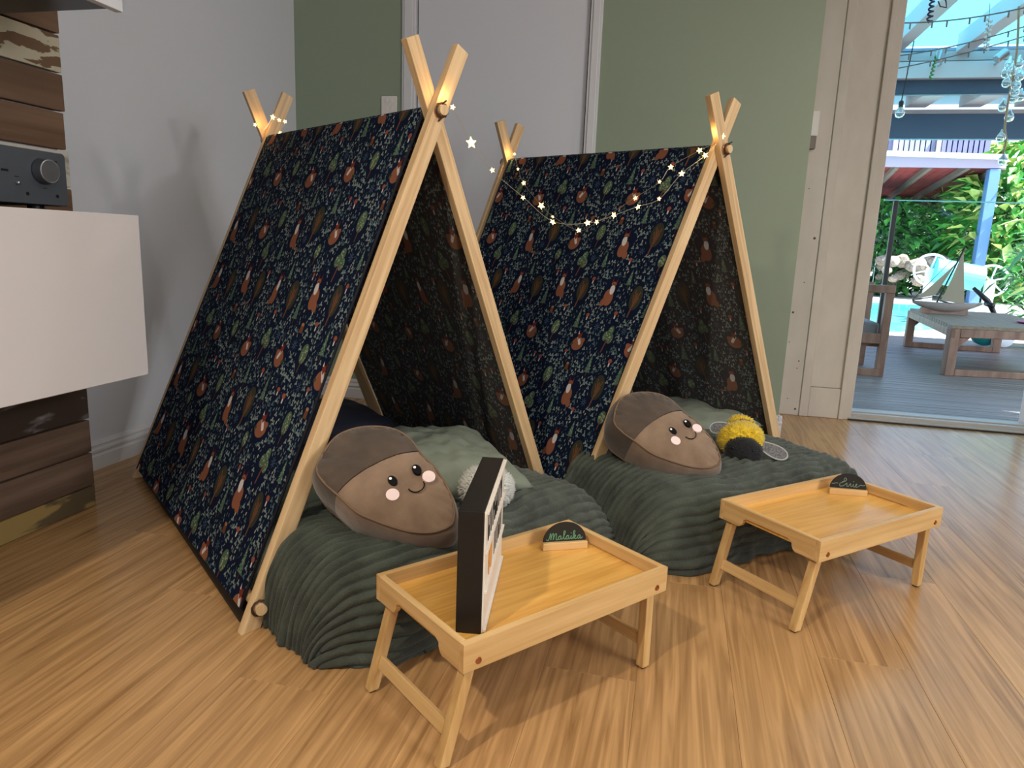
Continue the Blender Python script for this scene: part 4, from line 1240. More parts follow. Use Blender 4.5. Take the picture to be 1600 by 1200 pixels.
# ================================================================== OUTSIDE
def uv_out(): pass
M_deck = mat('grey_deck_board', srgb(104, 92, 88), 0.45, srgb(138, 124, 118), (1.2, 30, 30), 1.0, detail=6, rnd=0.1)
M_teak = mat('teak', srgb(112, 82, 66), 0.55, srgb(142, 110, 90), (10, 10, 2), 1.5, detail=4)
M_teak_top = mat('bleached_teak', srgb(112, 96, 76), 0.6, srgb(134, 116, 94), (20, 2, 20), 1.5, detail=4)
M_cushion = mat('grey_outdoor_fabric', srgb(120, 116, 116), 0.9)
M_pave = mat('pale_paving', srgb(212, 208, 200), 0.8, srgb(190, 186, 180), (1, 1, 1), 1.0)
M_water = mat('pool_water', srgb(70, 205, 215), 0.08, srgb(120, 228, 230), (1, 1, 1), 1.5, bump=0.2, bscale=2)
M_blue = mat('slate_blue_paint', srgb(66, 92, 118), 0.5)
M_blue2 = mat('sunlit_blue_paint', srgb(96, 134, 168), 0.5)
M_post = mat('mid_blue_paint', srgb(86, 126, 176), 0.5)
M_white_t = mat('white_timber', srgb(222, 226, 230), 0.5)
M_lilac = mat('lilac_grey_timber', srgb(150, 140, 160), 0.6)
M_maroon = mat('maroon_roof_sheet', srgb(150, 62, 66), 0.6, srgb(170, 84, 86), (1, 1, 1), 3)
M_rafter = mat('grey_rafter', srgb(120, 110, 106), 0.7)
M_roof = bpy.data.materials.new('aqua_polycarbonate'); M_roof.use_nodes = True
_n = M_roof.node_tree.nodes; _n.clear()
_o = _n.new('ShaderNodeOutputMaterial'); _t = _n.new('ShaderNodeBsdfTranslucent'); _t.inputs[0].default_value = srgb(140, 186, 196)
M_roof.node_tree.links.new(_t.outputs[0], _o.inputs[0])
M_leafm = [mat('leaf_green_a', srgb(62, 140, 60), 0.45, srgb(96, 170, 76), (1, 1, 1), 4, rnd=0.25), mat('leaf_green_b', srgb(44, 110, 56), 0.5, srgb(78, 140, 70), (1, 1, 1), 4, rnd=0.25),
           mat('leaf_yellow_green', srgb(150, 180, 90), 0.5, srgb(190, 200, 120), (1, 1, 1), 4, rnd=0.2), mat('leaf_dark', srgb(34, 72, 50), 0.55, srgb(70, 110, 66), (1, 1, 1), 4, rnd=0.25)]
M_stem = mat('plant_stem', srgb(96, 120, 66), 0.6)
M_trunk = mat('brown_trunk', srgb(96, 80, 66), 0.8)
M_poolglass = mat('pool_fence_glass', (0.93, 0.99, 0.99, 1), 0.01, trans=1.0, ior=1.03)
M_glassedge = mat('aqua_glass_edge', srgb(110, 205, 210), 0.2)
M_rock = mat('garden_rock', srgb(120, 108, 96), 0.9, srgb(160, 148, 136), (1, 1, 1), 4, rnd=0.2, bump=0.5, bscale=10)
M_blueblanket = mat('aqua_pool_cover', srgb(96, 208, 216), 0.5)
M_fence = mat('blue_grey_fence', srgb(140, 150, 180), 0.7, rnd=0.06)
M_fence2 = mat('violet_blue_fence', srgb(104, 112, 170), 0.7, rnd=0.06)
M_teal = mat('teal_plastic', srgb(20, 120, 120), 0.35)

# ground beyond the house
m = MB(); m.box((-14, 9.45, -0.45), (40, 60, -0.15)); struct('ground', m, M_pave, 'sunlit pale paving around the pool')
m = MB()
pool = [(-3, 10.4), (2.9, 10.4), (3.6, 11.2), (4.3, 13.0), (5.2, 15.2), (6.9, 18.2), (-3, 18.2)]
m.prism(pool, -0.149, -0.135); o = m.build('pool_water', M_water); o['kind'] = 'structure'; o['label'] = 'bright aqua swimming pool'
m = MB()
for a, b in zip(pool, pool[1:]):
    a_, b_ = V((a[0], a[1], 0)), V((b[0], b[1], 0)); d_ = (b_ - a_).normalized(); n_ = V((d_.y, -d_.x, 0)) * 0.3
    m.hexa([a_ + V((0, 0, -.149)), b_ + V((0, 0, -.149)), b_ + n_ + V((0, 0, -.149)), a_ + n_ + V((0, 0, -.149)), a_ + V((0, 0, -.11)), b_ + V((0, 0, -.11)), b_ + n_ + V((0, 0, -.11)), a_ + n_ + V((0, 0, -.11))])
struct('trim_10', m, M_pave, 'pale pool coping')

dk = empty('deck_floor', (2, 6.8, -0.06)); dk['kind'] = 'structure'; dk['label'] = 'weathered grey timber deck outside the glass door'
m = MB(); m.box((-0.5, 4.12, -0.3), (7, 9.45, -0.084)); m.build('deck_base', M_black, dk)
pm = MB(); pm.box((0, 0, -0.022), (7.0, 0.088, 0)); pme = pm.mesh('plank', M_deck, bevel=0.003)
y = 4.21
while y < 9.38:
    shared('plank', pme, dk, Matrix.Translation((-0.3 + random.uniform(-.1, .1), y, -0.06 + random.uniform(-.0008, .0008)))); y += 0.0935

# teak coffee table
def teak_loop(p0, p1, zt, thick, parent, nm='leg_frame'):
    "a closed loop frame: two posts and a bottom rail; p0,p1 ground points"
    p0, p1 = V(p0), V(p1); d_ = (p1 - p0).normalized(); L = (p1 - p0).length
    M = frame_M(p0, d_, V((-d_.y, d_.x, 0)), (0, 0, 1)); h = zt - p0.z
    m = MB(); m.box((0, 0, 0), (thick, thick, h)); m.box((L - thick, 0, 0), (L, thick, h)); m.box((thick, 0, 0), (L - thick, thick, thick * 0.72)); m.box((thick, 0, h - thick * 0.9), (L - thick, thick, h))
    m.prism([(0, 0), (0.09, 0), (0, 0.09)], 0.01, thick - 0.01, M=Matrix(((1, 0, 0, thick), (0, 0, 1, 0), (0, -1, 0, h - thick * .9), (0, 0, 0, 1))))
    return m.build(nm, M_teak, parent, M=M, bevel=0.004)
A0, A1 = V((2.17, 6.32, -0.06)), V((3.07, 6.45, -0.06)); B0_, B1_ = V((2.42, 8.30, -0.06)), V((3.32, 8.25, -0.06))
tb = empty('outdoor_table', (2.7, 7.3, -0.06)); tag(tb, 'low teak slatted table on the deck carrying the model yacht', 'table')
ZT = 0.355
teak_loop(A0, A1, ZT - 0.03, 0.075, tb); teak_loop(B0_, B1_, ZT - 0.03, 0.075, tb)
m = MB()
for (p, q) in ((A0, B0_), (A1, B1_)):
    m.hexa([V((p.x, p.y, ZT - 0.10)), V((p.x + 0.035, p.y, ZT - 0.10)), V((q.x + 0.035, q.y, ZT - 0.10)), V((q.x, q.y, ZT - 0.10)), V((p.x, p.y, ZT - 0.03)), V((p.x + 0.035, p.y, ZT - 0.03)), V((q.x + 0.035, q.y, ZT - 0.03)), V((q.x, q.y, ZT - 0.03))])
m.build('side_rail', M_teak, tb, bevel=0.003)
NS = 20
for i in range(NS):
    t0, t1 = (i + 0.06) / NS, (i + 0.92) / NS
    p = [A0.lerp(B0_, t0), A1.lerp(B1_, t0), A1.lerp(B1_, t1), A0.lerp(B0_, t1)]
    m = MB(); m.hexa([V((v.x, v.y, ZT - 0.03)) for v in p] + [V((v.x, v.y, ZT)) for v in p]); m.build('slat', M_teak_top, tb, bevel=0.003)
# sailing model
bt = empty('model_yacht', (2.55, 7.55, ZT)); tag(bt, 'wooden model sailing yacht with cream sails on the deck table', 'model boat')
p_bow, p_st = at(1425, 480, 7.55), at(1532, 489, 7.65)
p_bow.z = p_st.z = ZT + 0.11; ax = (p_st - p_bow).normalized(); L = (p_st - p_bow).length
Mh = frame_M(p_bow, ax, V((-ax.y, ax.x, 0)), (0, 0, 1))
m = MB()
def hull(u, v):
    a = PI * v; wd = 0.075 * math.sin(PI * min(1, u * 1.05 + 0.02)) ** 0.7 if u < 0.95 else 0.02; dp = 0.09 * math.sin(PI * (0.06 + 0.9 * u)) ** 0.8
    return V((u * L, -wd * math.cos(a), -dp * math.sin(a) + 0.012 * (2 * u - 1) ** 2))
m.grid(24, 12, hull); m.grid(24, 2, lambda u, v: hull(u, 0).lerp(hull(u, 1), v) + V((0, 0, 0.001)))
m.build('hull', mat('grey_hull', srgb(150, 140, 134), 0.4), bt, M=Mh, smooth=True)
m = MB(); m.box((0.13 * L, -0.02, -0.105), (0.8 * L, 0.02, -0.05)); m.build('stand', M_teak, bt, M=Mh)
mb_, mt_ = at(1463, 474, 7.58), at(1508, 386, 7.58)
m = MB(); m.tube([mb_, mt_], 0.008, 8); m.build('mast', M_black, bt)
m = MB(); m.tube([at(1425, 469, 7.58), at(1462, 463, 7.58)], 0.005, 6); m.tube([at(1468, 470, 7.58), at(1508, 479, 7.6)], 0.006, 6); m.tube([at(1425, 469, 7.58), mt_], 0.003, 5); m.build('boom', M_black, bt)
M_sail = mat('cream_sailcloth', srgb(160, 146, 124), 0.8)
for pts in (((1431, 467), (1462, 461), (1495, 410), (1487, 418), (1455, 447)), ((1471, 468), (1507, 477), (1506, 392), (1500, 405), (1488, 434))):
    m = MB(); P_ = [at(a, b, 7.585) for a, b in pts]; n_ = len(P_)
    m.add(P_ + [p + V((0, 0.004, 0)) for p in P_], [list(range(n_)), list(range(n_, 2 * n_))[::-1]] + [[i, (i + 1) % n_, n_ + (i + 1) % n_, n_ + i] for i in range(n_)]); m.build('sail', M_sail, bt)
m = MB(); m.lathe([(0.01, 0), (0.10, 0.006), (0.115, 0.018), (0.108, 0.018), (0.09, 0.010), (0.01, 0.006)], 24, Matrix.Translation((3.0, 6.95, ZT)))
tag(m.build('pink_dish', mat('pink_glaze', srgb(170, 60, 110), 0.4), smooth=True), 'pink dish on the teak deck table', 'dish')

# teak armchair, only its end shows
ch = empty('outdoor_armchair', (1.4, 6.3, -0.06)); tag(ch, 'teak outdoor armchair with grey cushion beside the door jamb', 'chair')
for yy in (6.0, 6.62):
    m = MB(); x1 = 1.63
    m.box((x1 - 0.62, yy, -0.06), (x1, yy + 0.06, -0.0)); m.box((x1 - 0.06, yy, -0.0), (x1, yy + 0.06, 0.66)); m.box((x1 - 0.62, yy, 0.0), (x1 - 0.56, yy + 0.06, 0.66)); m.box((x1 - 0.66, yy - 0.01, 0.60), (x1 + 0.0, yy + 0.07, 0.66))
    m.box((x1 - 0.56, yy, 0.20), (x1 - 0.06, yy + 0.06, 0.28))
    m.build('arm_frame', M_teak, ch, bevel=0.004)
m = MB(); m.box((1.03, 6.06, 0.17), (1.60, 6.62, 0.21)); m.build('seat_base', M_teak, ch)
m = MB(); m.box((1.03, 6.07, 0.21), (1.57, 6.61, 0.36)); m.build('seat_cushion', M_cushion, ch, bevel=0.03, seg=3, smooth=True)

# glass pool fence
gf = empty('glass_pool_fence', (3, 9.2, -0.06)); tag(gf, 'frameless glass pool fence with a black post along the deck edge', 'fence')
ztop = 1.53
for x0, x1 in ((0.6, 2.20), (2.24, 3.95), (3.98, 5.7)):
    m = MB(); m.box((x0, 9.20, 0.02), (x1, 9.212, ztop)); pn = m.build('pane', M_poolglass, gf)
    m = MB(); m.box((x0, 9.198, ztop), (x1, 9.214, ztop + 0.012)); m.build('pane_edge', M_glassedge, pn)
m = MB(); m.box((2.335, 9.14, -0.06), (2.385, 9.19, ztop)); m.build('post', M_black, gf, bevel=0.004)

# veranda: rafters, beams, roof sheets
vr = empty('veranda_roof', (3, 6.5, 2.2)); vr['kind'] = 'structure'; vr['label'] = 'veranda roof of white rafters under aqua roofing sheets'
for i in range(10):
    xx = 0.45 + i * 0.50
    m = MB(); m.box((xx, 4.13, 2.46), (xx + 0.10, 6.50, 2.60)); m.build('rafter', M_white_t, vr, bevel=0.003)
    m = MB(); m.box((xx + 0.16, 6.72, 2.40), (xx + 0.36, 8.37, 2.52)); m.build('rafter', M_white_t, vr, bevel=0.003)
for y0, y1, z in ((4.13, 5.5, 2.61), (5.48, 6.9, 2.615)):
    m = MB(); m.box((-0.2, y0, z), (5.8, y1, z + 0.004)); m.build('roof_sheet', M_roof, vr)
m = MB(); m.box((-0.2, 6.70, 2.53), (5.8, 8.9, 2.55)); m.build('soffit', mat('blue_grey_soffit', srgb(150, 160, 184), 0.6), vr)
def beam(nm, b0, b1, mt, label=None):
    m = MB(); m.box(b0, b1); return m.build(nm, mt, vr, bevel=0.004)
beam('beam', (0.2, 6.50, 2.275), (5.8, 6.56, 2.40), M_white_t)
beam('beam', (0.2, 6.50, 2.405), (5.8, 6.545, 2.47), mat('pale_grey_timber', srgb(190, 196, 200), 0.6))
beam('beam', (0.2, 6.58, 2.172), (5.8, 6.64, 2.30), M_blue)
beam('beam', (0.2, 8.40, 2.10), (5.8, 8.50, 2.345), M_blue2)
beam('beam', (0.2, 8.38, 2.345), (5.8, 8.52, 2.385), M_white_t)

# hanging things under the veranda
def spiral(nm, top, bot, r, turns, mt, label, th=0.006):
    top, bot = V(top), V(bot); ax = (bot - top); a = ax.normalized().orthogonal().normalized(); b = ax.normalized().cross(a)
    P_ = [top + ax * (i / 90) + (a * math.cos(2 * PI * turns * i / 90) + b * math.sin(2 * PI * turns * i / 90)) * r * (0.6 + 0.4 * i / 90) for i in range(91)]
    m = MB(); m.tube(P_, th, 5); o = m.build(nm, mt, smooth=True); return tag(o, label, 'decoration')
M_purple = mat('dark_purple_foil', srgb(40, 18, 60), 0.3)
spiral('spiral_streamer', at(1459, -18, 5.2), at(1452, 36, 5.2), 0.016, 7, M_purple, 'dark purple spiral streamer hanging under the veranda')
spiral('spiral_streamer', at(1463, 88, 6.3), at(1454, 125, 6.3), 0.012, 6, mat('green_foil', srgb(90, 150, 80), 0.3), 'thin green spiral streamer hanging by the white beam')
m = MB(); m.tube([at(1466, 2, 5.0), at(1469, 10, 5.0), at(1479, 12, 5.0), at(1478, 2, 5.0), at(1472, -12, 5.0)], 0.004, 5); tag(m.build('wire_hook', M_black), 'bent black wire hook hanging beside the purple streamer', 'hook')
def party_line(p, q, sag, Y0, Y1, label, n=8):
    a, b = at(*p, Y0), at(*q, Y1); m = MB()
    P_ = [a.lerp(b, i / 20) - V((0, 0, sag * 4 * (i / 20) * (1 - i / 20))) for i in range(21)]
    t = empty('string_line', P_[0]); tag(t, label, 'string lights')
    m.tube(P_, 0.004, 5); m.build('cable', M_rafter, t)
    for i in range(1, n):
        c_ = P_[int(20 * i / n)]; m = MB(); m.tube([c_, c_ - V((0, 0, 0.035))], 0.005, 5); m.build('socket', M_rafter, t)
party_line((1400, 36), (1640, 2), 0.03, 5.0, 5.0, 'topmost grey light cable strung under the veranda')
party_line((1398, 88), (1640, 28), 0.03, 5.6, 5.6, 'grey light cable running across the white beam')
party_line((1396, 108), (1640, 44), 0.02, 6.0, 6.0, 'lowest pale light cable crossing the white beam')
def spotlight(p, q, Y, label):
    a, b = at(*p, Y), at(*q, Y); ax = (b - a).normalized(); x_ = ax.orthogonal().normalized(); L = (b - a).length
    t = empty('spotlight', a); tag(t, label, 'lamp')
    M = frame_M(a, x_, ax.cross(x_), ax)
    m = MB(); m.lathe([(0.030, 0), (0.034, 0.01), (0.034, L - 0.01), (0.028, L)], 18); m.build('housing', M_silver, t, M=M, smooth=False)
    m = MB(); m.tube([a.lerp(b, 0.4), V((a.x + 0.04, Y + 0.06, a.z)), V((a.x + 0.04, 6.50, a.z))], 0.010, 6); m.build('bracket', M_white_t, t)
spotlight((1466, 97), (1472, 76), 6.38, 'upright silver spotlight on the white veranda beam')
spotlight((1556, 94), (1574, 80), 6.38, 'tilted silver spotlight on the white veranda beam')
m = MB(); P_ = at(1543, 28, 5.6); t = empty('bead_chain', P_); tag(t, 'string of small white beads hanging under the veranda', 'decoration')
bm0 = MB(); bm0.lathe([(0.002, -0.011), (0.009, -0.006), (0.011, 0), (0.009, 0.006), (0.002, 0.011)], 8); bme = bm0.mesh('bead', M_white_pl, True)
for i in range(14):
    q = at(1546 - i * 0.4, 30 + i * 3.6, 5.6) + V(((i % 2) * 0.02 - 0.01, 0, 0)); shared('bead', bme, t, Matrix.Translation(q))
m.tube([at(1547, 5, 5.6), at(1541, 80, 5.6)], 0.002, 4); m.build('cord', M_rafter, t)
# glass bulb mobile on a rope
P_ = at(1590, 62, 5.2); t = empty('glass_bulb_mobile', P_); tag(t, 'rope mobile of clear glass bulbs hanging by the pergola view', 'mobile')
m = MB(); m.tube(catmull([at(1592, 10, 5.2), at(1590, 66, 5.2), at(1587, 95, 5.2), at(1583, 122, 5.2), at(1577, 150, 5.2), at(1574, 168, 5.2), at(1570, 200, 5.2), at(1572, 220, 5.2), at(1567, 240, 5.2)], 3), 0.0065, 6); m.build('rope', mat('jute_rope', srgb(176, 150, 120), 0.9), t, smooth=True)
M_bulb = mat('thin_clear_glass', (0.9, 0.97, 0.98, 1), 0.03, trans=0.85, ior=1.12)
bb = MB(); bb.lathe([(0.006, 0.045), (0.009, 0.030), (0.022, 0.012), (0.028, -0.006), (0.022, -0.024), (0.010, -0.032), (0.001, -0.034)], 14); bbm = bb.mesh('glass_bulb', M_bulb, True)
for px, py in ((1577, 100), (1592, 98), (1572, 113), (1593, 118), (1573, 128), (1588, 132), (1586, 142), (1584, 152), (1567, 166), (1577, 182), (1564, 214), (1567, 250), (1595, 150), (1581, 110)):
    shared('glass_bulb', bbm, t, Matrix.Translation(at(px, py, 5.2 + random.uniform(-.03, .03))))
t = empty('festoon_bulb', at(1406, 172, 6.3)); tag(t, 'single clear festoon bulb with black cap beside the door frame', 'light bulb')
m = MB(); c_ = at(1406, 176, 6.3); m.lathe([(0.012, 0.06), (0.014, 0.04), (0.034, 0.01), (0.036, -0.01), (0.025, -0.032), (0.001, -0.04)], 16, Matrix.Translation(c_)); m.build('globe', M_bulb, t, smooth=True)
m = MB(); m.lathe([(0.018, 0.04), (0.018, 0.08), (0.008, 0.09)], 12, Matrix.Translation(c_)); m.build('cap', M_black, t)
m = MB(); m.tube([c_ + V((0, 0, 0.085)), c_ + V((0.03, 0, 0.52))], 0.004, 5); m.build('cord', M_black, t)

# pergola beyond the pool
YP = 20.0
pg = empty('pergola', (8, YP, -0.15)); tag(pg, 'lilac and maroon roofed pergola on blue posts beyond the pool', 'pergola')
def quadbox(nm, pts, depth, mt, parent, thick=V((0, 0, 0.05))):
    m = MB(); P_ = [V(p) for p in pts]; m.hexa(P_ + [p + thick for p in P_]); return m.build(nm, mt, parent)
fa, fb = at(1330, 242, YP), at(1572, 250, YP); fa2, fb2 = at(1330, 260, YP), at(1572, 263, YP)
m = MB(); dy = V((0, 0.08, 0)); m.hexa([fa2, fb2, fb2 + dy, fa2 + dy, fa, fb, fb + dy, fa + dy]); m.build('fascia', M_lilac, pg)
m = MB(); up_ = V((0, 0, 0.12)); m.hexa([fa - dy, fb - dy, fb + dy, fa + dy, fa - dy + up_, fb - dy + up_, fb + dy + up_, fa + dy + up_]); m.build('gutter', M_white_t, pg)
YP2 = 24.0
g0, g1 = at(1300, 306, YP2), at(1462, 308, YP2)
r0, r1 = fa2 + V((0, 0.12, 0.14)), fb2 + V((0, 0.12, 0.14))
nn = 5
n_sh = 14
for i in range(n_sh):
    a, b = i / n_sh, (i + 0.96) / n_sh
    P_ = [r0.lerp(r1, a), r0.lerp(r1, b), g0.lerp(g1, b), g0.lerp(g1, a)]
    m = MB(); m.hexa(P_ + [p + V((0, 0, 0.03)) for p in P_]); m.build('roof_sheet', M_maroon, pg)
for a in (0.30, 0.52, 0.76, 0.985):
    p, q = r0.lerp(r1, a) - V((0, 0, 0.02)), g0.lerp(g1, a) - V((0, 0, 0.02)); s = V((0.10, 0, 0)); h_ = V((0, 0, -0.14))
    m = MB(); m.hexa([p + h_, p + s + h_, q + s + h_, q + h_, p, p + s, q + s, q]); m.build('rafter', M_rafter, pg)
m = MB(); h_ = V((0, 0, -0.25)); m.hexa([g0 + h_, g1 + h_, g1 + h_ + dy, g0 + h_ + dy, g0, g1, g1 + dy, g0 + dy]); m.build('back_beam', M_rafter, pg)
for px, yy, mt in ((1556, YP, M_post), (1484, YP2 - 0.2, M_post), (1400, YP2 - 0.2, M_post)):
    tp = at(px, 264 if yy == YP else 306, yy)
    m = MB(); m.box((tp.x - 0.12, yy, -0.15), (tp.x + 0.12, yy + 0.24, tp.z)); m.build('post', mt, pg, bevel=0.01)

# solar cover roller
rl = empty('pool_cover_roller', (6.8, 18.9, -0.15)); tag(rl, 'aqua pool cover rolled on a white wheeled roller beyond the pool', 'roller')
ca, cb = at(1458, 422, 18.9), at(1532, 436, 18.9)
ax = (cb - ca).normalized()
m = MB(); m.tube([ca, cb], 0.30, 24); m.build('cover_roll', M_blueblanket, rl, smooth=False)
for c_, s in ((ca - ax * 0.05, -1), (cb + ax * 0.22, 1)):
    fx = V((0.93, -0.35, 0)); 
    ring = [c_ + (V((0, 0, 1)) * math.sin(2 * PI * i / 28) + fx * math.cos(2 * PI * i / 28)) * 0.36 for i in range(28)]
    m = MB(); m.tube(ring, 0.028, 6, closed=True)
    for i in range(3):
        a = PI * i / 3 + 0.3; q = (V((0, 0, 1)) * math.sin(a) + fx * math.cos(a)) * 0.36
        m.tube([c_ - q, c_ + q], 0.02, 6)
    m.build('hand_wheel', M_white_t, rl, smooth=True)
    m = MB(); m.box((c_.x - 0.10, c_.y - 0.06, -0.15), (c_.x + 0.10, c_.y + 0.06, c_.z)); m.build('stand_leg', M_white_t, rl)

# ride-on toy
ty = empty('ride_on_scooter', (4.0, 9.0, -0.06)); tag(ty, 'teal ride-on scooter with black handle behind the teak table', 'scooter')
b0 = at(1545, 536, 8.9); b0.z = -0.06
m = MB(); m.box((b0.x, 8.85, 0.04), (b0.x + 0.85, 9.02, 0.14)); m.build('deck_board', M_teal, ty, bevel=0.03, seg=3)
m = MB(); m.lathe([(0.02, -0.07), (0.13, -0.05), (0.13, 0.05), (0.02, 0.07)], 20, frame_M((b0.x - 0.06, 8.9, 0.075), (1, 0, 0), (0, 0, 1), (0, -1, 0))); m.build('wheel_cover', M_teal, ty, smooth=True)
for xx in (b0.x + 0.10, b0.x + 0.80):
    m = MB(); m.lathe([(0.03, -0.03), (0.09, -0.03), (0.105, -0.015), (0.105, 0.015), (0.09, 0.03), (0.03, 0.03)], 20, frame_M((xx, 8.80, 0.047), (1, 0, 0), (0, 0, 1), (0, -1, 0))); m.build('wheel', M_white_t, ty, smooth=True)
m = MB(); m.tube([V((b0.x + 0.10, 8.9, 0.12)), at(1550, 482, 8.9), at(1543, 470, 8.9), at(1521, 450, 8.9)], [0.02, 0.03, 0.03, 0.02], 8); m.tube([at(1540, 474, 8.9), at(1552, 478, 8.8)], 0.03, 8); m.build('handle', M_black, ty, smooth=True)

# ---- planting
def leaf_mesh(L, W_, droop, mt, nseg=6):
    m = MB(); vs = []; 
    for i in range(nseg + 1):
        t = i / nseg; w_ = W_ * math.sin(PI * (t * 0.93 + 0.05)) ** 0.8
        x_ = L * t; z_ = -droop * t * t * L
        vs += [V((x_, -w_, z_ + w_ * 0.35)), V((x_, 0, z_)), V((x_, w_, z_ + w_ * 0.35))]
    fs = []
    for i in range(nseg):
        for k in (0, 1): fs.append([i * 3 + k, (i + 1) * 3 + k, (i + 1) * 3 + k + 1, i * 3 + k + 1])
    m.add(vs, fs); return m.mesh('leaf', mt, True)
LM = [leaf_mesh(0.62, 0.085, 0.35, M_leafm[0]), leaf_mesh(0.55, 0.075, 0.6, M_leafm[1]), leaf_mesh(0.5, 0.07, 0.3, M_leafm[2])]
def ginger(base, h, n, lean, label, seed):
    rnd = random.Random(seed)
    t = empty('ginger_plant', base); tag(t, label, 'plant', 'big leaved plants by the pool fence')
    m = MB(); stems = []
    for i in range(4):
        a = rnd.uniform(0, 6.28); top = V(base) + V((math.cos(a) * 0.35 + lean[0], math.sin(a) * 0.3 + lean[1], h * rnd.uniform(0.75, 1.0)))
        P_ = [V(base) + V((0.08 * math.cos(a), 0.08 * math.sin(a), 0)).lerp(V(), 0), V(base).lerp(top, 0.5) + V((0, 0, 0.12)), top]
        m.tube(catmull(P_, 5), 0.018, 6); stems.append(catmull(P_, 5))
    m.build('stem', M_stem, t, smooth=True)
    for i in range(n):
        st = stems[i % 4]; k = rnd.uniform(0.25, 1.0); p = st[min(len(st) - 1, int(k * (len(st) - 1)))]
        M = Matrix.Translation(p) @ Matrix.Rotation(rnd.uniform(0, 2 * PI), 4, 'Z') @ Matrix.Rotation(rnd.uniform(-0.9, 0.25), 4, 'Y') @ Matrix.Scale(rnd.uniform(0.8, 1.25), 4)
        shared('leaf', rnd.choice(LM), t, M)
gspots = [((5.25, 11.6, -0.15), 1.9), ((5.6, 12.6, -0.15), 2.4), ((6.3, 11.9, -0.15), 2.1), ((6.4, 13.6, -0.15), 2.6), ((5.9, 10.9, -0.15), 1.5)]
glab = ['big leaved ginger plant leaning over the glass fence beside the blue post', 'tall ginger plant under the pergola corner', 'ginger plant at the glass fence, half cut by the photo edge', 'tallest ginger plant rising beside the pergola', 'lowest ginger plant close to the glass fence']
for i, (b, h) in enumerate(gspots): ginger(b, h, 44, (-0.15, 0), glab[i], 20 + i)

def shrub(c, rx, ry, h, n, mats_, L, label, seed, nm='shrub', cat='shrub', group='shrubs behind the pool', strap=False):
    rnd = random.Random(seed); m = MB(); c = V(c)
    for i in range(n):
        z = rnd.uniform(0.0, 1.0); a = rnd.uniform(0, 2 * PI); r = math.sqrt(max(0, 1 - (2 * z - 1) ** 2)) * rnd.uniform(0.6, 1.05)
        p = c + V((rx * r * math.cos(a), ry * r * math.sin(a), h * z))
        d_ = V((math.cos(a) * rnd.uniform(.4, 1), math.sin(a) * rnd.uniform(.4, 1) , rnd.uniform(-0.5, 0.9))).normalized()
        s_ = d_.cross(V((rnd.uniform(-.4, .4), rnd.uniform(-.4, .4), 1))).normalized(); l = L * rnd.uniform(0.6, 1.3); w_ = l * (0.10 if strap else 0.24)
        m.add([p, p + d_ * l * .5 + s_ * w_, p + d_ * l - V((0, 0, l * .3)), p + d_ * l * .5 - s_ * w_], [[0, 1, 2, 3]], rnd.randrange(len(mats_)))
    t = empty(nm, c); tag(t, label, cat, group)
    m.build('foliage', mats_, t)
    m = MB(); m.tube([c, c + V((0.05, 0, h * 0.6))], 0.05, 6); m.build('stem', M_trunk, t)
LG = M_leafm
def g0z(x_, y_, Y):
    p = at(x_, y_, Y); p.z = -0.15; return p
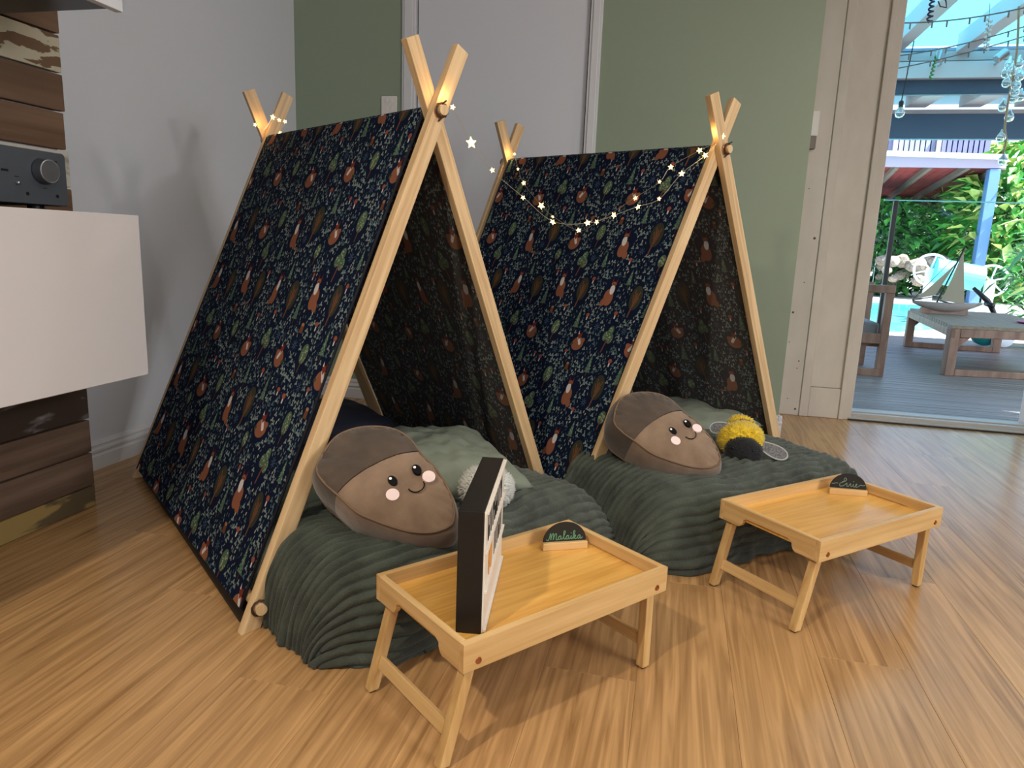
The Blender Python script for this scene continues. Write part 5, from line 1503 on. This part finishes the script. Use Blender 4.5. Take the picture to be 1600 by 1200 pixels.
rows = [
 (g0z(1150, 400, 22), 2.0, 1.0, 3.0, 700, [LG[0], LG[1]], 0.4, 'broad green shrub on the pool bank hidden behind the door wall', False),
 (g0z(1235, 400, 23), 2.0, 1.0, 3.2, 700, [LG[1], LG[3]], 0.4, 'dark broad shrub on the pool bank hidden behind the door jamb', False),
 (g0z(1320, 400, 22.5), 1.8, 1.0, 2.8, 700, [LG[0], LG[3]], 0.4, 'rounded shrub on the pool bank just past the door jamb', False),
 (g0z(1390, 400, 22), 1.3, 1.0, 2.6, 900, [LG[0], LG[1]], 0.30, 'bright green shrub at the far left of the pool garden', False),
 (g0z(1440, 400, 26), 1.6, 1.0, 3.0, 900, [LG[1], LG[3]], 0.35, 'dark leaved shrub behind the pool cover roller', False),
 (g0z(1480, 400, 25), 1.3, 1.0, 3.3, 900, [LG[1], LG[0], LG[3]], 0.55, 'strappy palm like shrub under the maroon roof', True),
 (g0z(1520, 400, 23), 1.5, 1.0, 3.5, 1000, [LG[1], LG[3], LG[2]], 0.50, 'tall shrub between the two blue posts', True),
 (g0z(1560, 400, 21.5), 1.5, 1.0, 3.4, 1000, [LG[0], LG[1]], 0.45, 'leafy shrub behind the ginger plants', False),
 (g0z(1600, 400, 21), 1.8, 1.2, 4.1, 1000, [LG[0], LG[2]], 0.45, 'yellow green shrub at the photo edge beyond the pool', False),
 (g0z(1570, 400, 30), 2.2, 1.2, 6.2, 900, [LG[2], LG[0]], 0.60, 'pale yellow green shrub above the pergola roof', False),
 (g0z(1650, 400, 15.5), 0.9, 0.7, 1.5, 600, [LG[1], LG[3]], 0.30, 'low bushy shrub behind the teal scooter', True),
]
for i, (c_, rx, ry, h, n, ms, L, lab, st) in enumerate(rows): shrub(c_, rx, ry, h, n, ms, L, lab, 50 + i, strap=st)
# rock bank
rb = MB()
rk = bmesh.new(); bmesh.ops.create_icosphere(rk, subdivisions=2, radius=1)
for v in rk.verts: v.co *= 1 + 0.25 * noise.noise(v.co * 1.7)
rme = bpy.data.meshes.new('rock'); rk.to_mesh(rme); rk.free(); rme.materials.append(M_rock)
rnd = random.Random(9)
for i in range(26):
    px = rnd.uniform(1375, 1500); p = at(px, rnd.uniform(395, 440), 20.2 + rnd.uniform(0, 1.6)); r = rnd.uniform(0.12, 0.30); p.z = max(-0.05, min(p.z, 0.9)) - 0.05
    o = shared('garden_rock', rme, None, Matrix.Translation(p) @ Matrix.Rotation(rnd.uniform(0, 6), 4, 'Z') @ Matrix.Diagonal((r, r * 0.8, r * 0.7, 1)))
    tag(o, 'pale rock in the sunlit bank beyond the pool', 'rock', 'rocks of the garden bank')
# boundary fence above
fn = empty('boundary_fence', (8, 27, -0.15)); tag(fn, 'blue grey paling fence seen above the pergola roof', 'fence')
for i in range(-26, 26):
    a_ = at(1330 + i * 8.4, 210, 27.0); m = MB(); m.box((a_.x, 27, 0.5), (a_.x + 0.195, 27.04, at(1400, 208, 27).z)); m.build('board', M_fence if i < 17 else M_fence2, fn)
for px in (1398, 1466):
    a_ = at(px, 210, 26.9); m = MB(); m.box((a_.x, 26.85, 0.5), (a_.x + 0.12, 26.95, a_.z)); m.build('post', M_white_t, fn)
